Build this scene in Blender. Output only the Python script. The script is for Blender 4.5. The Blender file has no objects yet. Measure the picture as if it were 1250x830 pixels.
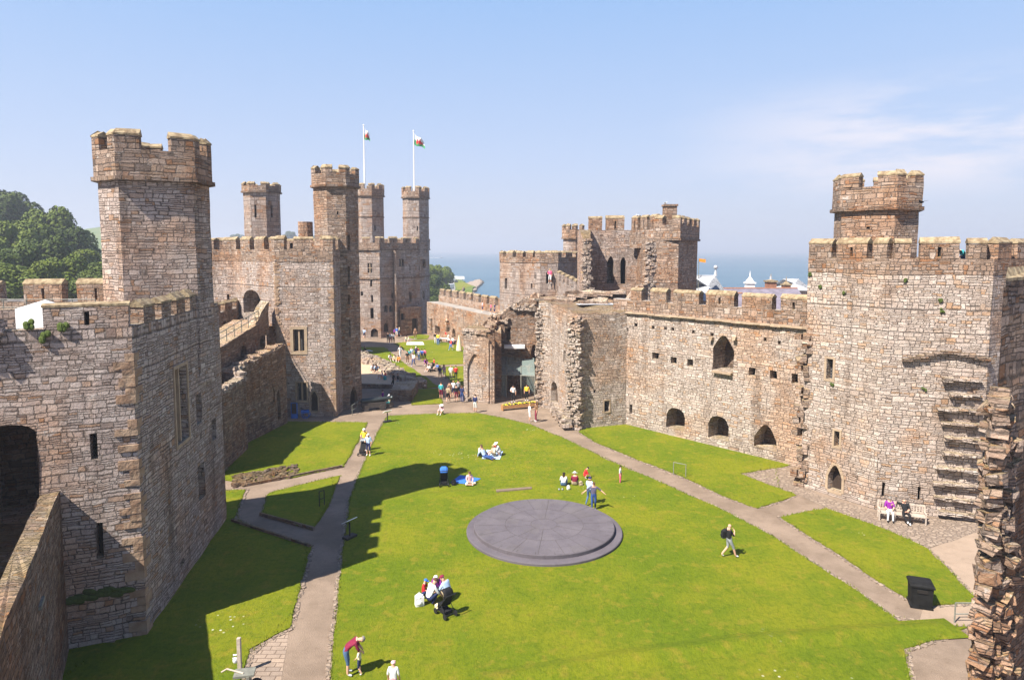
import bpy, bmesh, math, random
from mathutils import Vector, Matrix, noise
R = math.radians
rnd = random.Random(11)
SC = bpy.context.scene
COL = SC.collection
# ------------------------------------------------------------------ camera model (used to survey the place)
F, CX, CY, H, PIT = 833.0, 625.0, 378.0, 16.0, R(5.0)
CP, SP = math.cos(PIT), math.sin(PIT)
def ray(px, py):
    u = (px-CX)/F; v = (CY-py)/F
    return Vector((u, CP+v*SP, -SP+v*CP))
def G(px, py, z=0.0):
    d = ray(px, py); t = (z-H)/d.z
    return Vector((d.x*t, d.y*t))
def zat(P, py):
    v = (CY-py)/F
    return H + P[1]*(v*CP-SP)/(CP+v*SP)
def XY(px, Y, z):
    return Vector(((px-CX)/F*(Y*CP+(H-z)*SP), Y))
def toward_cam(c): return math.atan2(-c[1], -c[0])
def polyc(c, r, angs):
    a0 = toward_cam(c)
    return [Vector((c[0]+r*math.cos(a0+R(a)), c[1]+r*math.sin(a0+R(a)))) for a in angs]
def V2(*a): return Vector(a)

# ------------------------------------------------------------------ materials
MATS = {}
def newmat(name):
    m = bpy.data.materials.new(name); m.use_nodes = True
    nt = m.node_tree; b = nt.nodes['Principled BSDF']
    MATS[name] = m
    return m, nt, b
class NT:
    def __init__(s, nt): s.nt = nt
    def n(s, t, **k):
        x = s.nt.nodes.new(t)
        for a, v in k.items(): setattr(x, a, v)
        return x
    def put(s, sock, v):
        if isinstance(v, bpy.types.NodeSocket): s.nt.links.new(v, sock)
        elif v is not None: sock.default_value = v
    def m(s, op, a, b=None, c=None, clamp=False):
        x = s.n('ShaderNodeMath', operation=op); x.use_clamp = clamp
        s.put(x.inputs[0], a); s.put(x.inputs[1], b); s.put(x.inputs[2], c)
        return x.outputs[0]
    def noise(s, vec, sc, det=3, rough=.55, dim='3D', w=None):
        x = s.n('ShaderNodeTexNoise', noise_dimensions=dim)
        if dim != '1D': s.put(x.inputs['Vector'], vec)
        if w is not None: s.put(x.inputs['W'], w)
        x.inputs['Scale'].default_value = sc; x.inputs['Detail'].default_value = det; x.inputs['Roughness'].default_value = rough
        return x
    def ramp(s, f, stops, interp='LINEAR'):
        x = s.n('ShaderNodeValToRGB'); x.color_ramp.interpolation = interp
        el = x.color_ramp.elements
        while len(el) < len(stops): el.new(.5)
        for e, (p, c) in zip(el, stops):
            e.position = p; e.color = (*c, 1) if len(c) == 3 else c
        s.put(x.inputs[0], f); return x.outputs[0]
    def step(s, x, a, b):
        r = s.n('ShaderNodeMapRange', interpolation_type='SMOOTHSTEP')
        s.put(r.inputs[0], x); r.inputs[1].default_value = a; r.inputs[2].default_value = b
        return r.outputs[0]
    def mix(s, f, a, b, mode='MIX'):
        x = s.n('ShaderNodeMix', data_type='RGBA', blend_type=mode)
        s.put(x.inputs[0], f)
        s.put(x.inputs[6], (*a, 1) if isinstance(a, tuple) else a); s.put(x.inputs[7], (*b, 1) if isinstance(b, tuple) else b)
        return x.outputs[2]
    def map(s, vec, sc):
        x = s.n('ShaderNodeMapping'); s.put(x.inputs['Vector'], vec); x.inputs['Scale'].default_value = sc
        return x.outputs[0]
    def bump(s, h, dist, strength=1):
        x = s.n('ShaderNodeBump'); s.put(x.inputs['Height'], h)
        x.inputs['Distance'].default_value = dist; x.inputs['Strength'].default_value = strength
        return x.outputs[0]

PINK_ = [(0, (.40, .335, .31)), (.16, (.50, .435, .41)), (.36, (.44, .37, .345)), (.56, (.57, .51, .485)), (.76, (.46, .395, .365)), (.82, (.40, .26, .17)), (.92, (.60, .55, .53)), (1, (.26, .20, .175))]
BROWN_ = [(0, (.20, .15, .12)), (.18, (.36, .28, .23)), (.38, (.26, .19, .145)), (.55, (.42, .34, .29)), (.72, (.31, .23, .17)), (.86, (.29, .16, .09)), (.93, (.48, .41, .36)), (1, (.14, .11, .095))]
PALE_ = [(0, (.44, .38, .345)), (.16, (.55, .49, .45)), (.36, (.48, .41, .37)), (.56, (.61, .55, .51)), (.76, (.50, .43, .375)), (.82, (.47, .32, .21)), (.92, (.64, .59, .56)), (1, (.30, .245, .21))]
def warm(p, k, g): return [(a, (c[0]*k, c[1]*k*g, c[2]*k*g*g)) for a, c in p]
PINK, BROWN, PALE = warm(PINK_, 1.08, .945), warm(BROWN_, 1.25, .95), warm(PALE_, 1.08, .945)
def stone(name, pal, h=.215, w=.42, dark=.5, lich=.35, bumpd=.07, mul=1.0, mortar=(.33, .28, .25)):
    m, nt, b = newmat(name); q = NT(nt)
    tc = q.n('ShaderNodeTexCoord'); uv = tc.outputs['UV']; ob = tc.outputs['Object']
    geo = q.n('ShaderNodeNewGeometry')
    pos = geo.outputs['Position']
    dn = q.noise(uv, 1.6, 3, .6)
    vm = q.n('ShaderNodeVectorMath', operation='MULTIPLY_ADD')
    q.put(vm.inputs[0], dn.outputs['Color']); vm.inputs[1].default_value = (.26, .15, 0); q.put(vm.inputs[2], uv)
    dn2 = q.noise(uv, 7.5, 3, .6); vm2 = q.n('ShaderNodeVectorMath', operation='MULTIPLY_ADD')
    q.put(vm2.inputs[0], dn2.outputs['Color']); vm2.inputs[1].default_value = (.10, .07, 0); q.put(vm2.inputs[2], vm.outputs[0]); vm = vm2
    sx = q.n('ShaderNodeSeparateXYZ'); q.put(sx.inputs[0], vm.outputs[0])
    x, y = sx.outputs[0], sx.outputs[1]
    n1 = q.noise(None, 1.1, 1, .5, '1D', y)
    y2 = q.m('ADD', q.m('DIVIDE', y, h), q.m('MULTIPLY', n1.outputs[0], 2.1))
    row = q.m('FLOOR', y2); fy = q.m('FRACT', y2)
    w1 = q.n('ShaderNodeTexWhiteNoise', noise_dimensions='1D'); q.put(w1.inputs['W'], row)
    ww = q.m('MULTIPLY_ADD', w1.outputs[0], w*1.1, w*.62)
    nx = q.noise(None, .9, 1, .5, '1D', q.m('ADD', x, q.m('MULTIPLY', row, 7.31)))
    x2 = q.m('ADD', q.m('ADD', q.m('DIVIDE', x, ww), q.m('MULTIPLY', w1.outputs[0], 37.)), q.m('MULTIPLY', nx.outputs[0], 1.6))
    col = q.m('FLOOR', x2); fx = q.m('FRACT', x2)
    cv = q.n('ShaderNodeCombineXYZ'); q.put(cv.inputs[0], col); q.put(cv.inputs[1], row)
    # some blocks are two thin stones, some are two short ones
    wa = q.n('ShaderNodeTexWhiteNoise', noise_dimensions='3D'); cv2 = q.n('ShaderNodeCombineXYZ'); q.put(cv2.inputs[0], col); q.put(cv2.inputs[1], row); cv2.inputs[2].default_value = 4.7; q.put(wa.inputs['Vector'], cv2.outputs[0])
    sp = q.m('GREATER_THAN', wa.outputs[0], .55); sp2 = q.m('MULTIPLY', q.m('LESS_THAN', wa.outputs[0], .28), q.m('GREATER_THAN', ww, w*1.05))
    ky = q.m('ADD', 1, sp); kx = q.m('ADD', 1, sp2); fy2 = q.m('MULTIPLY', fy, ky); fx2 = q.m('MULTIPLY', fx, kx)
    cv = q.n('ShaderNodeCombineXYZ'); q.put(cv.inputs[0], q.m('ADD', col, q.m('MULTIPLY', q.m('FLOOR', fx2), .5))); q.put(cv.inputs[1], q.m('ADD', row, q.m('MULTIPLY', q.m('FLOOR', fy2), .5)))
    fy = q.m('FRACT', fy2); fx = q.m('FRACT', fx2)
    wn = q.n('ShaderNodeTexWhiteNoise', noise_dimensions='2D'); q.put(wn.inputs['Vector'], cv.outputs[0])
    ex = q.m('MULTIPLY', q.m('MINIMUM', fx, q.m('SUBTRACT', 1, fx)), q.m('DIVIDE', ww, kx))
    ey = q.m('MULTIPLY', q.m('MINIMUM', fy, q.m('SUBTRACT', 1, fy)), q.m('DIVIDE', h, ky))
    fine = q.noise(uv, 11, 5, .72).outputs[0]
    e = q.m('ADD', q.m('MINIMUM', ex, ey), q.m('MULTIPLY_ADD', fine, .07, -.035))
    body = q.step(e, -.004, .032)
    c = q.ramp(wn.outputs[0], pal)
    # mottling in each stone
    c = q.mix(q.m('MULTIPLY', q.step(fine, .42, .66), .6), c, q.mix(1, c, (.60, .55, .51), 'MULTIPLY'))
    # regional hue: patches of different quarry stone, stains, streaks
    big = q.noise(pos, .16, 4, .6).outputs[0]
    c = q.mix(q.m('MULTIPLY', q.step(big, .46, .60), .75), c, q.mix(1, c, (1.02, .80, .62), 'MULTIPLY'))
    st = q.noise(q.map(pos, (.9, .9, .10)), 1.0, 4, .6).outputs[0]
    c = q.mix(q.m('MULTIPLY', q.step(st, .50, .70), dark), c, q.mix(1, c, (.42, .37, .33), 'MULTIPLY'))
    pt = q.noise(pos, .45, 5, .7).outputs[0]
    c = q.mix(q.m('MULTIPLY', q.step(pt, .56, .72), .40), c, q.mix(1, c, (1.45, 1.43, 1.42), 'MULTIPLY'))
    sn2 = q.noise(q.map(pos, (.31, .31, .22)), 1.0, 6, .68).outputs[0]
    c = q.mix(q.m('MULTIPLY', q.step(sn2, .53, .64), dark*.75), c, q.mix(1, c, (.58, .50, .44), 'MULTIPLY'))
    lc = q.noise(pos, 2.4, 4, .7).outputs[0]
    c = q.mix(q.m('MULTIPLY', q.step(lc, .62, .70), .55), c, (.62, .585, .545))
    crev_shade = q.step(q.noise(pos, 3.1, 3, .6).outputs[0], .38, .52)  # shadow under projecting stones, painted as dark patches of the joints
    c = q.mix(q.m('MULTIPLY', q.m('SUBTRACT', 1, body), .9), c, q.mix(crev_shade, mortar, (.10, .078, .065)))
    # lichen on faces that look up
    sn = q.n('ShaderNodeSeparateXYZ'); q.put(sn.inputs[0], geo.outputs['True Normal'])
    up = q.m('MULTIPLY', q.step(sn.outputs[2], .3, .7), q.step(q.m('ADD', pt, q.m('MULTIPLY', fine, .3)), .45, .75))
    c = q.mix(q.m('MULTIPLY', up, lich), c, (.42, .33, .12))
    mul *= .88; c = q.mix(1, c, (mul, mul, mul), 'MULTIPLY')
    q.put(b.inputs['Base Color'], c); b.inputs['Roughness'].default_value = .93
    b.inputs['Specular IOR Level'].default_value = .2
    hh = q.m('ADD', q.m('MULTIPLY', body, .55), q.m('ADD', q.m('MULTIPLY', wn.outputs[0], .55), q.m('MULTIPLY', fine, .75)))
    hh = q.m('MULTIPLY', hh, 1.0)
    q.put(b.inputs['Normal'], q.bump(hh, bumpd*1.5, 1))
    return m
stone('stone_pink', PINK, dark=.7); stone('stone_brown', BROWN, dark=.45); stone('stone_pale', PALE, dark=.55)
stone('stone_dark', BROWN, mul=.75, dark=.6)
stone('stone_far', PINK, h=.4, w=.6, dark=.45, mul=.76, bumpd=.06)
stone('stone_far_brown', BROWN, h=.4, w=.6, dark=.4, mul=1.0, bumpd=.05)
stone('stone_parapet', BROWN, dark=.55, lich=.8, mul=.95, h=.27)
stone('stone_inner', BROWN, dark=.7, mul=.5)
def simple(name, col, rough=.8, var=.25, sc=6, bump=0, metal=0, spec=.3, col2=None, coords='Object'):
    m, nt, b = newmat(name); q = NT(nt)
    tc = q.n('ShaderNodeTexCoord').outputs[coords]
    n = q.noise(tc, sc, 4, .6).outputs[0]
    c2 = col2 or tuple(x*(1-var) for x in col)
    c = q.mix(q.step(n, .35, .65), col, c2)
    q.put(b.inputs['Base Color'], c); b.inputs['Roughness'].default_value = rough; b.inputs['Metallic'].default_value = metal
    b.inputs['Specular IOR Level'].default_value = spec
    if bump: q.put(b.inputs['Normal'], q.bump(n, bump, 1))
    return m
simple('coping', (.33, .26, .16), .95, sc=3.1, bump=.08, col2=(.17, .12, .07))
simple('dressed', (.37, .28, .19), .9, sc=2.5, bump=.03, col2=(.30, .22, .155))
simple('painted_dark', (.018, .015, .013), .95, sc=2)  # near-black panel colour standing in for the darkness inside openings
simple('roof_lead', (.24, .22, .20), .8, sc=.7, col2=(.33, .30, .27))
simple('wood_door', (.045, .03, .022), .7, sc=8)
simple('wood_bench', (.47, .40, .33), .8, sc=9, col2=(.36, .30, .25))
simple('wood_warm', (.42, .22, .09), .7, sc=8)
simple('iron', (.02, .02, .022), .5, sc=8)
simple('bin_black', (.008, .008, .008), .8, sc=3, col2=(.014, .014, .014), spec=.15)
simple('rail_grey', (.20, .20, .17), .55, sc=5)
simple('pole_white', (.8, .8, .8), .4, var=.05)
simple('white_sheet', (.72, .72, .74), .8, var=.1, sc=1)
simple('membrane', (.60, .60, .62), .8, var=.2, sc=.6)
simple('slate', (.20, .175, .215), .6, sc=1.2, bump=.04, col2=(.14, .125, .15))
simple('lead_pale', (.42, .43, .45), .5, sc=.8, col2=(.30, .31, .33))
simple('render_white', (.75, .74, .72), .8, var=.1, sc=1)
simple('brick_red', (.30, .14, .09), .9, sc=3)
simple('dark_timber', (.06, .05, .045), .7, sc=5)
simple('soil', (.09, .07, .05), .95, sc=5)
simple('bronze', (.05, .06, .06), .4, sc=4, metal=.5)
simple('flower_yellow', (.85, .62, .03), .7, var=.1); simple('flower_leaf', (.07, .14, .02), .8)
simple('vehicle_white', (.75, .75, .76), .3, var=.05); simple('vehicle_blue', (.08, .13, .3), .3, var=.05); simple('vehicle_dark', (.05, .05, .06), .3, var=.05)
simple('bark', (.12, .09, .065), .95, sc=4)
simple('quoin_stone', (.33, .235, .16), .92, sc=1.7, bump=.12, col2=(.24, .15, .095))
simple('mossy', (.07, .10, .02), .95, sc=8, bump=.03)
simple('flag_orange', (.75, .28, .03), .7, var=.1)
def glass(name, col, alpha=.35):
    m, nt, b = newmat(name)
    b.inputs['Base Color'].default_value = (*col, 1); b.inputs['Roughness'].default_value = .08
    b.inputs['Alpha'].default_value = alpha
    return m
glass('glass_pane', (.30, .38, .36), .45)
glass('glass_dark', (.02, .025, .03), 1)
def lattice(name):
    m, nt, b = newmat(name); q = NT(nt)
    uv = q.n('ShaderNodeTexCoord').outputs['UV']
    s = q.n('ShaderNodeSeparateXYZ'); q.put(s.inputs[0], uv)
    a = q.m('FRACT', q.m('MULTIPLY', q.m('ADD', s.outputs[0], s.outputs[1]), 5.0))
    c = q.m('FRACT', q.m('MULTIPLY', q.m('SUBTRACT', s.outputs[0], s.outputs[1]), 5.0))
    l = q.m('MAXIMUM', q.m('LESS_THAN', a, .16), q.m('LESS_THAN', c, .16))
    q.put(b.inputs['Base Color'], q.mix(l, (.025, .028, .035), (.16, .15, .14)))
    b.inputs['Roughness'].default_value = .25
lattice('leaded_glass')
def grassmat(name, a, bcol, ccol, daisies=True):
    m, nt, b = newmat(name); q = NT(nt)
    pos = q.n('ShaderNodeNewGeometry').outputs['Position']
    n1 = q.noise(pos, .22, 4, .6).outputs[0]
    n2 = q.noise(pos, 1.3, 5, .65).outputs[0]
    n3 = q.noise(q.map(pos, (1, .55, 1)), 9, 3, .7).outputs[0]
    n4 = q.noise(pos, 45, 2, .7).outputs[0]
    n0 = q.noise(pos, .07, 3, .6).outputs[0]
    c = q.mix(q.step(q.m('ADD', q.m('MULTIPLY', n1, .6), q.m('MULTIPLY', n0, .4)), .40, .60), a, bcol)
    c = q.mix(q.m('MULTIPLY', q.step(n2, .51, .69), .62), c, ccol)
    n5 = q.noise(pos, 3.4, 4, .7).outputs[0]
    c = q.mix(q.m('MULTIPLY', q.step(n5, .48, .66), .5), c, q.mix(1, c, (.55, .68, .6), 'MULTIPLY'))
    c = q.mix(q.m('MULTIPLY', q.step(n3, .40, .68), .42), c, q.mix(1, c, (.52, .62, .5), 'MULTIPLY'))
    c = q.mix(q.m('MULTIPLY', q.step(n4, .45, .65), .40), c, q.mix(1, c, (1.5, 1.4, 1.3), 'MULTIPLY'))
    # faint mowing bands
    s = q.n('ShaderNodeSeparateXYZ'); q.put(s.inputs[0], pos)
    band = q.m('SINE', q.m('MULTIPLY', q.m('ADD', s.outputs[0], q.m('MULTIPLY', s.outputs[1], .35)), 2.4))
    c = q.mix(q.m('MULTIPLY_ADD', band, .07, .07), c, q.mix(1, c, (.8, .85, .8), 'MULTIPLY'))
    if daisies:
        vo = q.n('ShaderNodeTexVoronoi'); q.put(vo.inputs['Vector'], pos); vo.inputs['Scale'].default_value = 3.2
        msk = q.noise(pos, .13, 3, .6).outputs[0]
        d = q.m('MULTIPLY', q.m('LESS_THAN', vo.outputs['Distance'], .17), q.step(msk, .62, .70))
        c = q.mix(q.m('MULTIPLY', d, .75), c, (.62, .62, .5))
    q.put(b.inputs['Base Color'], c); b.inputs['Roughness'].default_value = .95; b.inputs['Specular IOR Level'].default_value = .1
    hsum = q.m('ADD', q.m('MULTIPLY', n3, .6), q.m('MULTIPLY', n4, .5))
    q.put(b.inputs['Normal'], q.bump(hsum, .10, .9))
grassmat('lawn', (.112, .155, .007), (.178, .190, .010), (.24, .195, .022))
grassmat('lawn_bank', (.15, .165, .012), (.19, .19, .02), (.23, .19, .035))
grassmat('field', (.10, .15, .02), (.14, .17, .03), (.16, .16, .04), False)
def pathmat(name, a, bcol, spots=(.2, .15, .1), sc=1.0, joints=0, bd=.02):
    m, nt, b = newmat(name); q = NT(nt)
    pos = q.n('ShaderNodeNewGeometry').outputs['Position']
    n1 = q.noise(pos, .35*sc, 5, .65).outputs[0]
    n2 = q.noise(pos, 22, 3, .7).outputs[0]
    n3 = q.noise(pos, 2.2, 4, .65).outputs[0]
    c = q.mix(q.step(n1, .35, .65), a, bcol)
    c = q.mix(q.m('MULTIPLY', q.step(n3, .5, .72), .4), c, q.mix(1, c, (.66, .62, .6), 'MULTIPLY'))
    c = q.mix(q.m('MULTIPLY', q.step(n2, .4, .66), .35), c, q.mix(1, c, (1.35, 1.32, 1.3), 'MULTIPLY'))
    c = q.mix(q.m('MULTIPLY', q.step(n2, .62, .35), .35), c, spots)
    hh = n2
    if joints:
        br = q.n('ShaderNodeTexBrick'); q.put(br.inputs['Vector'], pos); br.inputs['Scale'].default_value = joints
        br.inputs['Color1'].default_value = (.85, .85, .85, 1); br.inputs['Color2'].default_value = (1.12, 1.1, 1.05, 1); br.inputs['Mortar'].default_value = (.45, .42, .4, 1)
        br.inputs['Mortar Size'].default_value = .018
        c = q.mix(1, c, br.outputs[0], 'MULTIPLY')
    q.put(b.inputs['Base Color'], c); b.inputs['Roughness'].default_value = .92; b.inputs['Specular IOR Level'].default_value = .2
    q.put(b.inputs['Normal'], q.bump(hh, bd, 1))
pathmat('path_tarmac', (.275, .208, .158), (.185, .138, .103), bd=.05)
pathmat('path_gravel', (.31, .235, .175), (.25, .19, .14), (.3, .22, .16))
pathmat('path_sand', (.50, .37, .25), (.42, .31, .21), (.4, .3, .2))
pathmat('flagstones', (.32, .25, .20), (.24, .19, .155), joints=.9)
pathmat('dais_slate', (.116, .104, .116), (.092, .082, .093), (.12, .1, .12), sc=2)
pathmat('far_road', (.30, .29, .29), (.26, .25, .25))
pathmat('beach', (.34, .27, .21), (.28, .22, .17))
def cobble(name):
    m, nt, b = newmat(name); q = NT(nt)
    pos = q.n('ShaderNodeNewGeometry').outputs['Position']
    vo = q.n('ShaderNodeTexVoronoi', feature='DISTANCE_TO_EDGE'); q.put(vo.inputs['Vector'], pos); vo.inputs['Scale'].default_value = 3.6
    vc = q.n('ShaderNodeTexVoronoi'); q.put(vc.inputs['Vector'], pos); vc.inputs['Scale'].default_value = 3.6
    s = q.n('ShaderNodeSeparateColor'); q.put(s.inputs[0], vc.outputs['Color'])
    c = q.ramp(s.outputs[0], [(0, (.20, .148, .108)), (.5, (.245, .185, .138)), (1, (.30, .232, .175))])
    k = q.step(vo.outputs['Distance'], .02, .12)
    c = q.mix(k, (.17, .127, .095), c)
    q.put(b.inputs['Base Color'], c); b.inputs['Roughness'].default_value = .9
    q.put(b.inputs['Normal'], q.bump(k, .035, 1))
cobble('cobbles')
def leafmat(name, a, c2, sc=.6):
    m, nt, b = newmat(name); q = NT(nt)
    oi = q.n('ShaderNodeObjectInfo'); pos = q.n('ShaderNodeNewGeometry').outputs['Position']
    n = q.noise(pos, sc, 3, .6).outputs[0]
    n2 = q.noise(pos, sc*9, 1, .5).outputs[0]
    c = q.mix(q.step(n, .35, .65), a, c2)
    c = q.mix(q.m('MULTIPLY', n2, .5), c, q.mix(1, c, (.5, .55, .5), 'MULTIPLY'))
    c = q.mix(q.m('MULTIPLY', oi.outputs['Random'], .45), c, q.mix(1, c, (1.3, 1.15, .9), 'MULTIPLY'))
    q.put(b.inputs['Base Color'], c); b.inputs['Roughness'].default_value = .7; b.inputs['Specular IOR Level'].default_value = .25
leafmat('leaf_dark', (.036, .060, .006), (.070, .10, .010))
leafmat('leaf_mid', (.075, .112, .009), (.115, .15, .014))
def seamat():
    m, nt, b = newmat('sea_water'); q = NT(nt)
    pos = q.n('ShaderNodeNewGeometry').outputs['Position']
    n = q.noise(q.map(pos, (.004, .012, 1)), 1, 5, .6).outputs[0]
    n2 = q.noise(q.map(pos, (.25, .6, 1)), 1, 4, .7).outputs[0]
    c = q.mix(q.step(n, .35, .65), (.05, .105, .145), (.07, .13, .17))
    q.put(b.inputs['Base Color'], c); b.inputs['Roughness'].default_value = .35; b.inputs['Specular IOR Level'].default_value = .35
    q.put(b.inputs['Normal'], q.bump(n2, .5, .8))
seamat()
CLO = {'white': (.72, .72, .72), 'skyblue': (.42, .55, .74), 'navy': (.02, .03, .10), 'black': (.012, .012, .014), 'maroon': (.20, .015, .045), 'denim': (.07, .13, .24),
       'jeans': (.03, .07, .22), 'grey': (.28, .30, .32), 'red': (.65, .03, .03), 'pink': (.75, .12, .25), 'yellow': (.85, .6, .05), 'orange': (.85, .25, .03), 'cream': (.72, .66, .45),
       'purple': (.22, .02, .26), 'teal': (.05, .35, .38), 'brown': (.20, .11, .06), 'skin': (.62, .36, .25), 'hairdark': (.02, .013, .01), 'hairbrown': (.10, .055, .03), 'hairgrey': (.22, .2, .18),
       'blond': (.45, .3, .13), 'pattern': (.10, .09, .14), 'khaki': (.35, .28, .18), 'blue': (.04, .16, .55), 'lightpink': (.75, .45, .48), 'green': (.05, .25, .10), 'lip': (.4, .1, .09)}
for k, v in CLO.items(): simple('cloth_'+k, v, .85, var=.18, sc=14)

# ------------------------------------------------------------------ mesh buffer
def jit(p, a):
    q = noise.noise_vector(p*1.7+Vector((3.1, 7.7, 1.3)))
    r = noise.noise_vector(p*.5+Vector((13.1, 2.7, 9.3)))
    return p + q*a + r*a*.9
class MB:
    def __init__(s): s.v = []; s.f = []; s.uv = []; s.mi = []
    def face(s, pts, uvs=None, m=0):
        i = len(s.v); s.v += [Vector(p) for p in pts]; s.f.append(tuple(range(i, i+len(pts)))); s.mi.append(m)
        if uvs is None:
            n = (Vector(pts[1])-Vector(pts[0])).cross(Vector(pts[2])-Vector(pts[0]))
            ax = max(range(3), key=lambda k: abs(n[k]))
            uvs = [((p[0], p[1]) if ax == 2 else (p[0], p[2]) if ax == 1 else (p[1], p[2])) for p in pts]
        s.uv.append(uvs)
    def box(s, c, d, rz=0, m=0, tilt=None, rough=0):
        cx, cy, cz = c; M = Matrix.Rotation(rz, 3, 'Z')
        if tilt: M = M @ tilt
        P = []
        for sz in (-1, 1):
            for sx, sy in ((-1, -1), (1, -1), (1, 1), (-1, 1)):
                p = M @ Vector((sx*d[0]/2, sy*d[1]/2, sz*d[2]/2)) + Vector(c)
                if rough: p += Vector((rnd.uniform(-1, 1), rnd.uniform(-1, 1), rnd.uniform(-1, 1)))*rough
                P.append(p)
        for q in ((3, 2, 1, 0), (4, 5, 6, 7), (0, 1, 5, 4), (1, 2, 6, 5), (2, 3, 7, 6), (3, 0, 4, 7)): s.face([P[k] for k in q], None, m)
    def tube(s, pts, r, n=8, m=0, cap=True):
        rr = r if isinstance(r, (list, tuple)) else [r]*len(pts)
        pts = [Vector(p) for p in pts]; rings = []
        for i, p in enumerate(pts):
            t = (pts[min(i+1, len(pts)-1)]-pts[max(i-1, 0)]).normalized()
            a = t.cross(Vector((0, 0, 1)) if abs(t.z) < .9 else Vector((1, 0, 0))).normalized(); b = t.cross(a)
            rings.append([p+(a*math.cos(2*math.pi*k/n)+b*math.sin(2*math.pi*k/n))*rr[i] for k in range(n)])
        for i in range(len(rings)-1):
            for k in range(n):
                k2 = (k+1) % n
                s.face([rings[i][k], rings[i+1][k], rings[i+1][k2], rings[i][k2]], None, m)
        if cap:
            s.face(rings[0], None, m); s.face(rings[-1][::-1], None, m)
    def ell(s, c, r, m=0, nu=10, nv=7, zmin=-1):
        c = Vector(c)
        P = [[c+Vector((r[0]*math.sin(math.pi*j/nv)*math.cos(2*math.pi*i/nu), r[1]*math.sin(math.pi*j/nv)*math.sin(2*math.pi*i/nu), r[2]*max(zmin, math.cos(math.pi*j/nv)))) for i in range(nu)] for j in range(nv+1)]
        for j in range(nv):
            for i in range(nu):
                i2 = (i+1) % nu
                if j == 0: s.face([P[0][0], P[1][i], P[1][i2]], None, m)
                elif j == nv-1: s.face([P[j][i], P[nv][0], P[j][i2]], None, m)
                else: s.face([P[j][i], P[j+1][i], P[j+1][i2], P[j][i2]], None, m)
    def build(s, name, mats, parent=None, j=0, smooth=False, weld=True):
        if isinstance(mats, str): mats = [mats]
        me = bpy.data.meshes.new(name)
        me.from_pydata([tuple(p) for p in s.v], [], s.f)
        ul = me.uv_layers.new(name='UVMap')
        flat = [c for uv in s.uv for p in uv for c in p]
        ul.data.foreach_set('uv', flat)
        me.polygons.foreach_set('material_index', s.mi)
        for m in mats: me.materials.append(MATS[m])
        if weld:
            bm = bmesh.new(); bm.from_mesh(me); bmesh.ops.remove_doubles(bm, verts=bm.verts, dist=.0008)
            if smooth: bmesh.ops.recalc_face_normals(bm, faces=bm.faces)
            bm.to_mesh(me); bm.free()
        if j:
            for v in me.vertices: v.co = jit(v.co, j)
        if smooth: me.polygons.foreach_set('use_smooth', [True]*len(me.polygons))
        me.update()
        o = bpy.data.objects.new(name, me); COL.objects.link(o)
        if parent is not None:
            o.parent = parent
            if parent.type == 'EMPTY' and not parent.get('local'):
                o.matrix_parent_inverse = Matrix.Translation(-parent.location)
        return o
def tag(o, label=None, cat=None, group=None, kind=None):
    if label: o['label'] = label
    if cat: o['category'] = cat
    if group: o['group'] = group
    if kind: o['kind'] = kind
    return o
def thing(name, label, cat, loc=(0, 0, 0), group=None, local=False, rz=0):
    o = bpy.data.objects.new(name, None); COL.objects.link(o); o.location = loc; o.rotation_euler = (0, 0, rz); o.empty_display_size = .3
    if local: o['local'] = 1
    return tag(o, label, cat, group)
def kids(o): return [c for c in COL.objects if c.parent is o]
def clone(root, loc, rz=0, label=None, scale=1, group=None, matmap=None, cat=None):
    tree = TREE[root.name]
    r = root.copy(); COL.objects.link(r); r.location = loc; r.rotation_euler = (0, 0, rz); r.scale = (scale,)*3
    if label: r['label'] = label
    if group: r['group'] = group
    new = {root: r}
    for ch in tree:
        c = ch.copy(); COL.objects.link(c); c.parent = new[ch.parent]; new[ch] = c
    return r
TREE = {}
def reg(root):
    out = []; lvl = [root]
    while lvl:
        nx = []
        for o in lvl:
            for c in COL.objects:
                if c.parent is o: out.append(c); nx.append(c)
        lvl = nx
    TREE[root.name] = out
    return root

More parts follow.
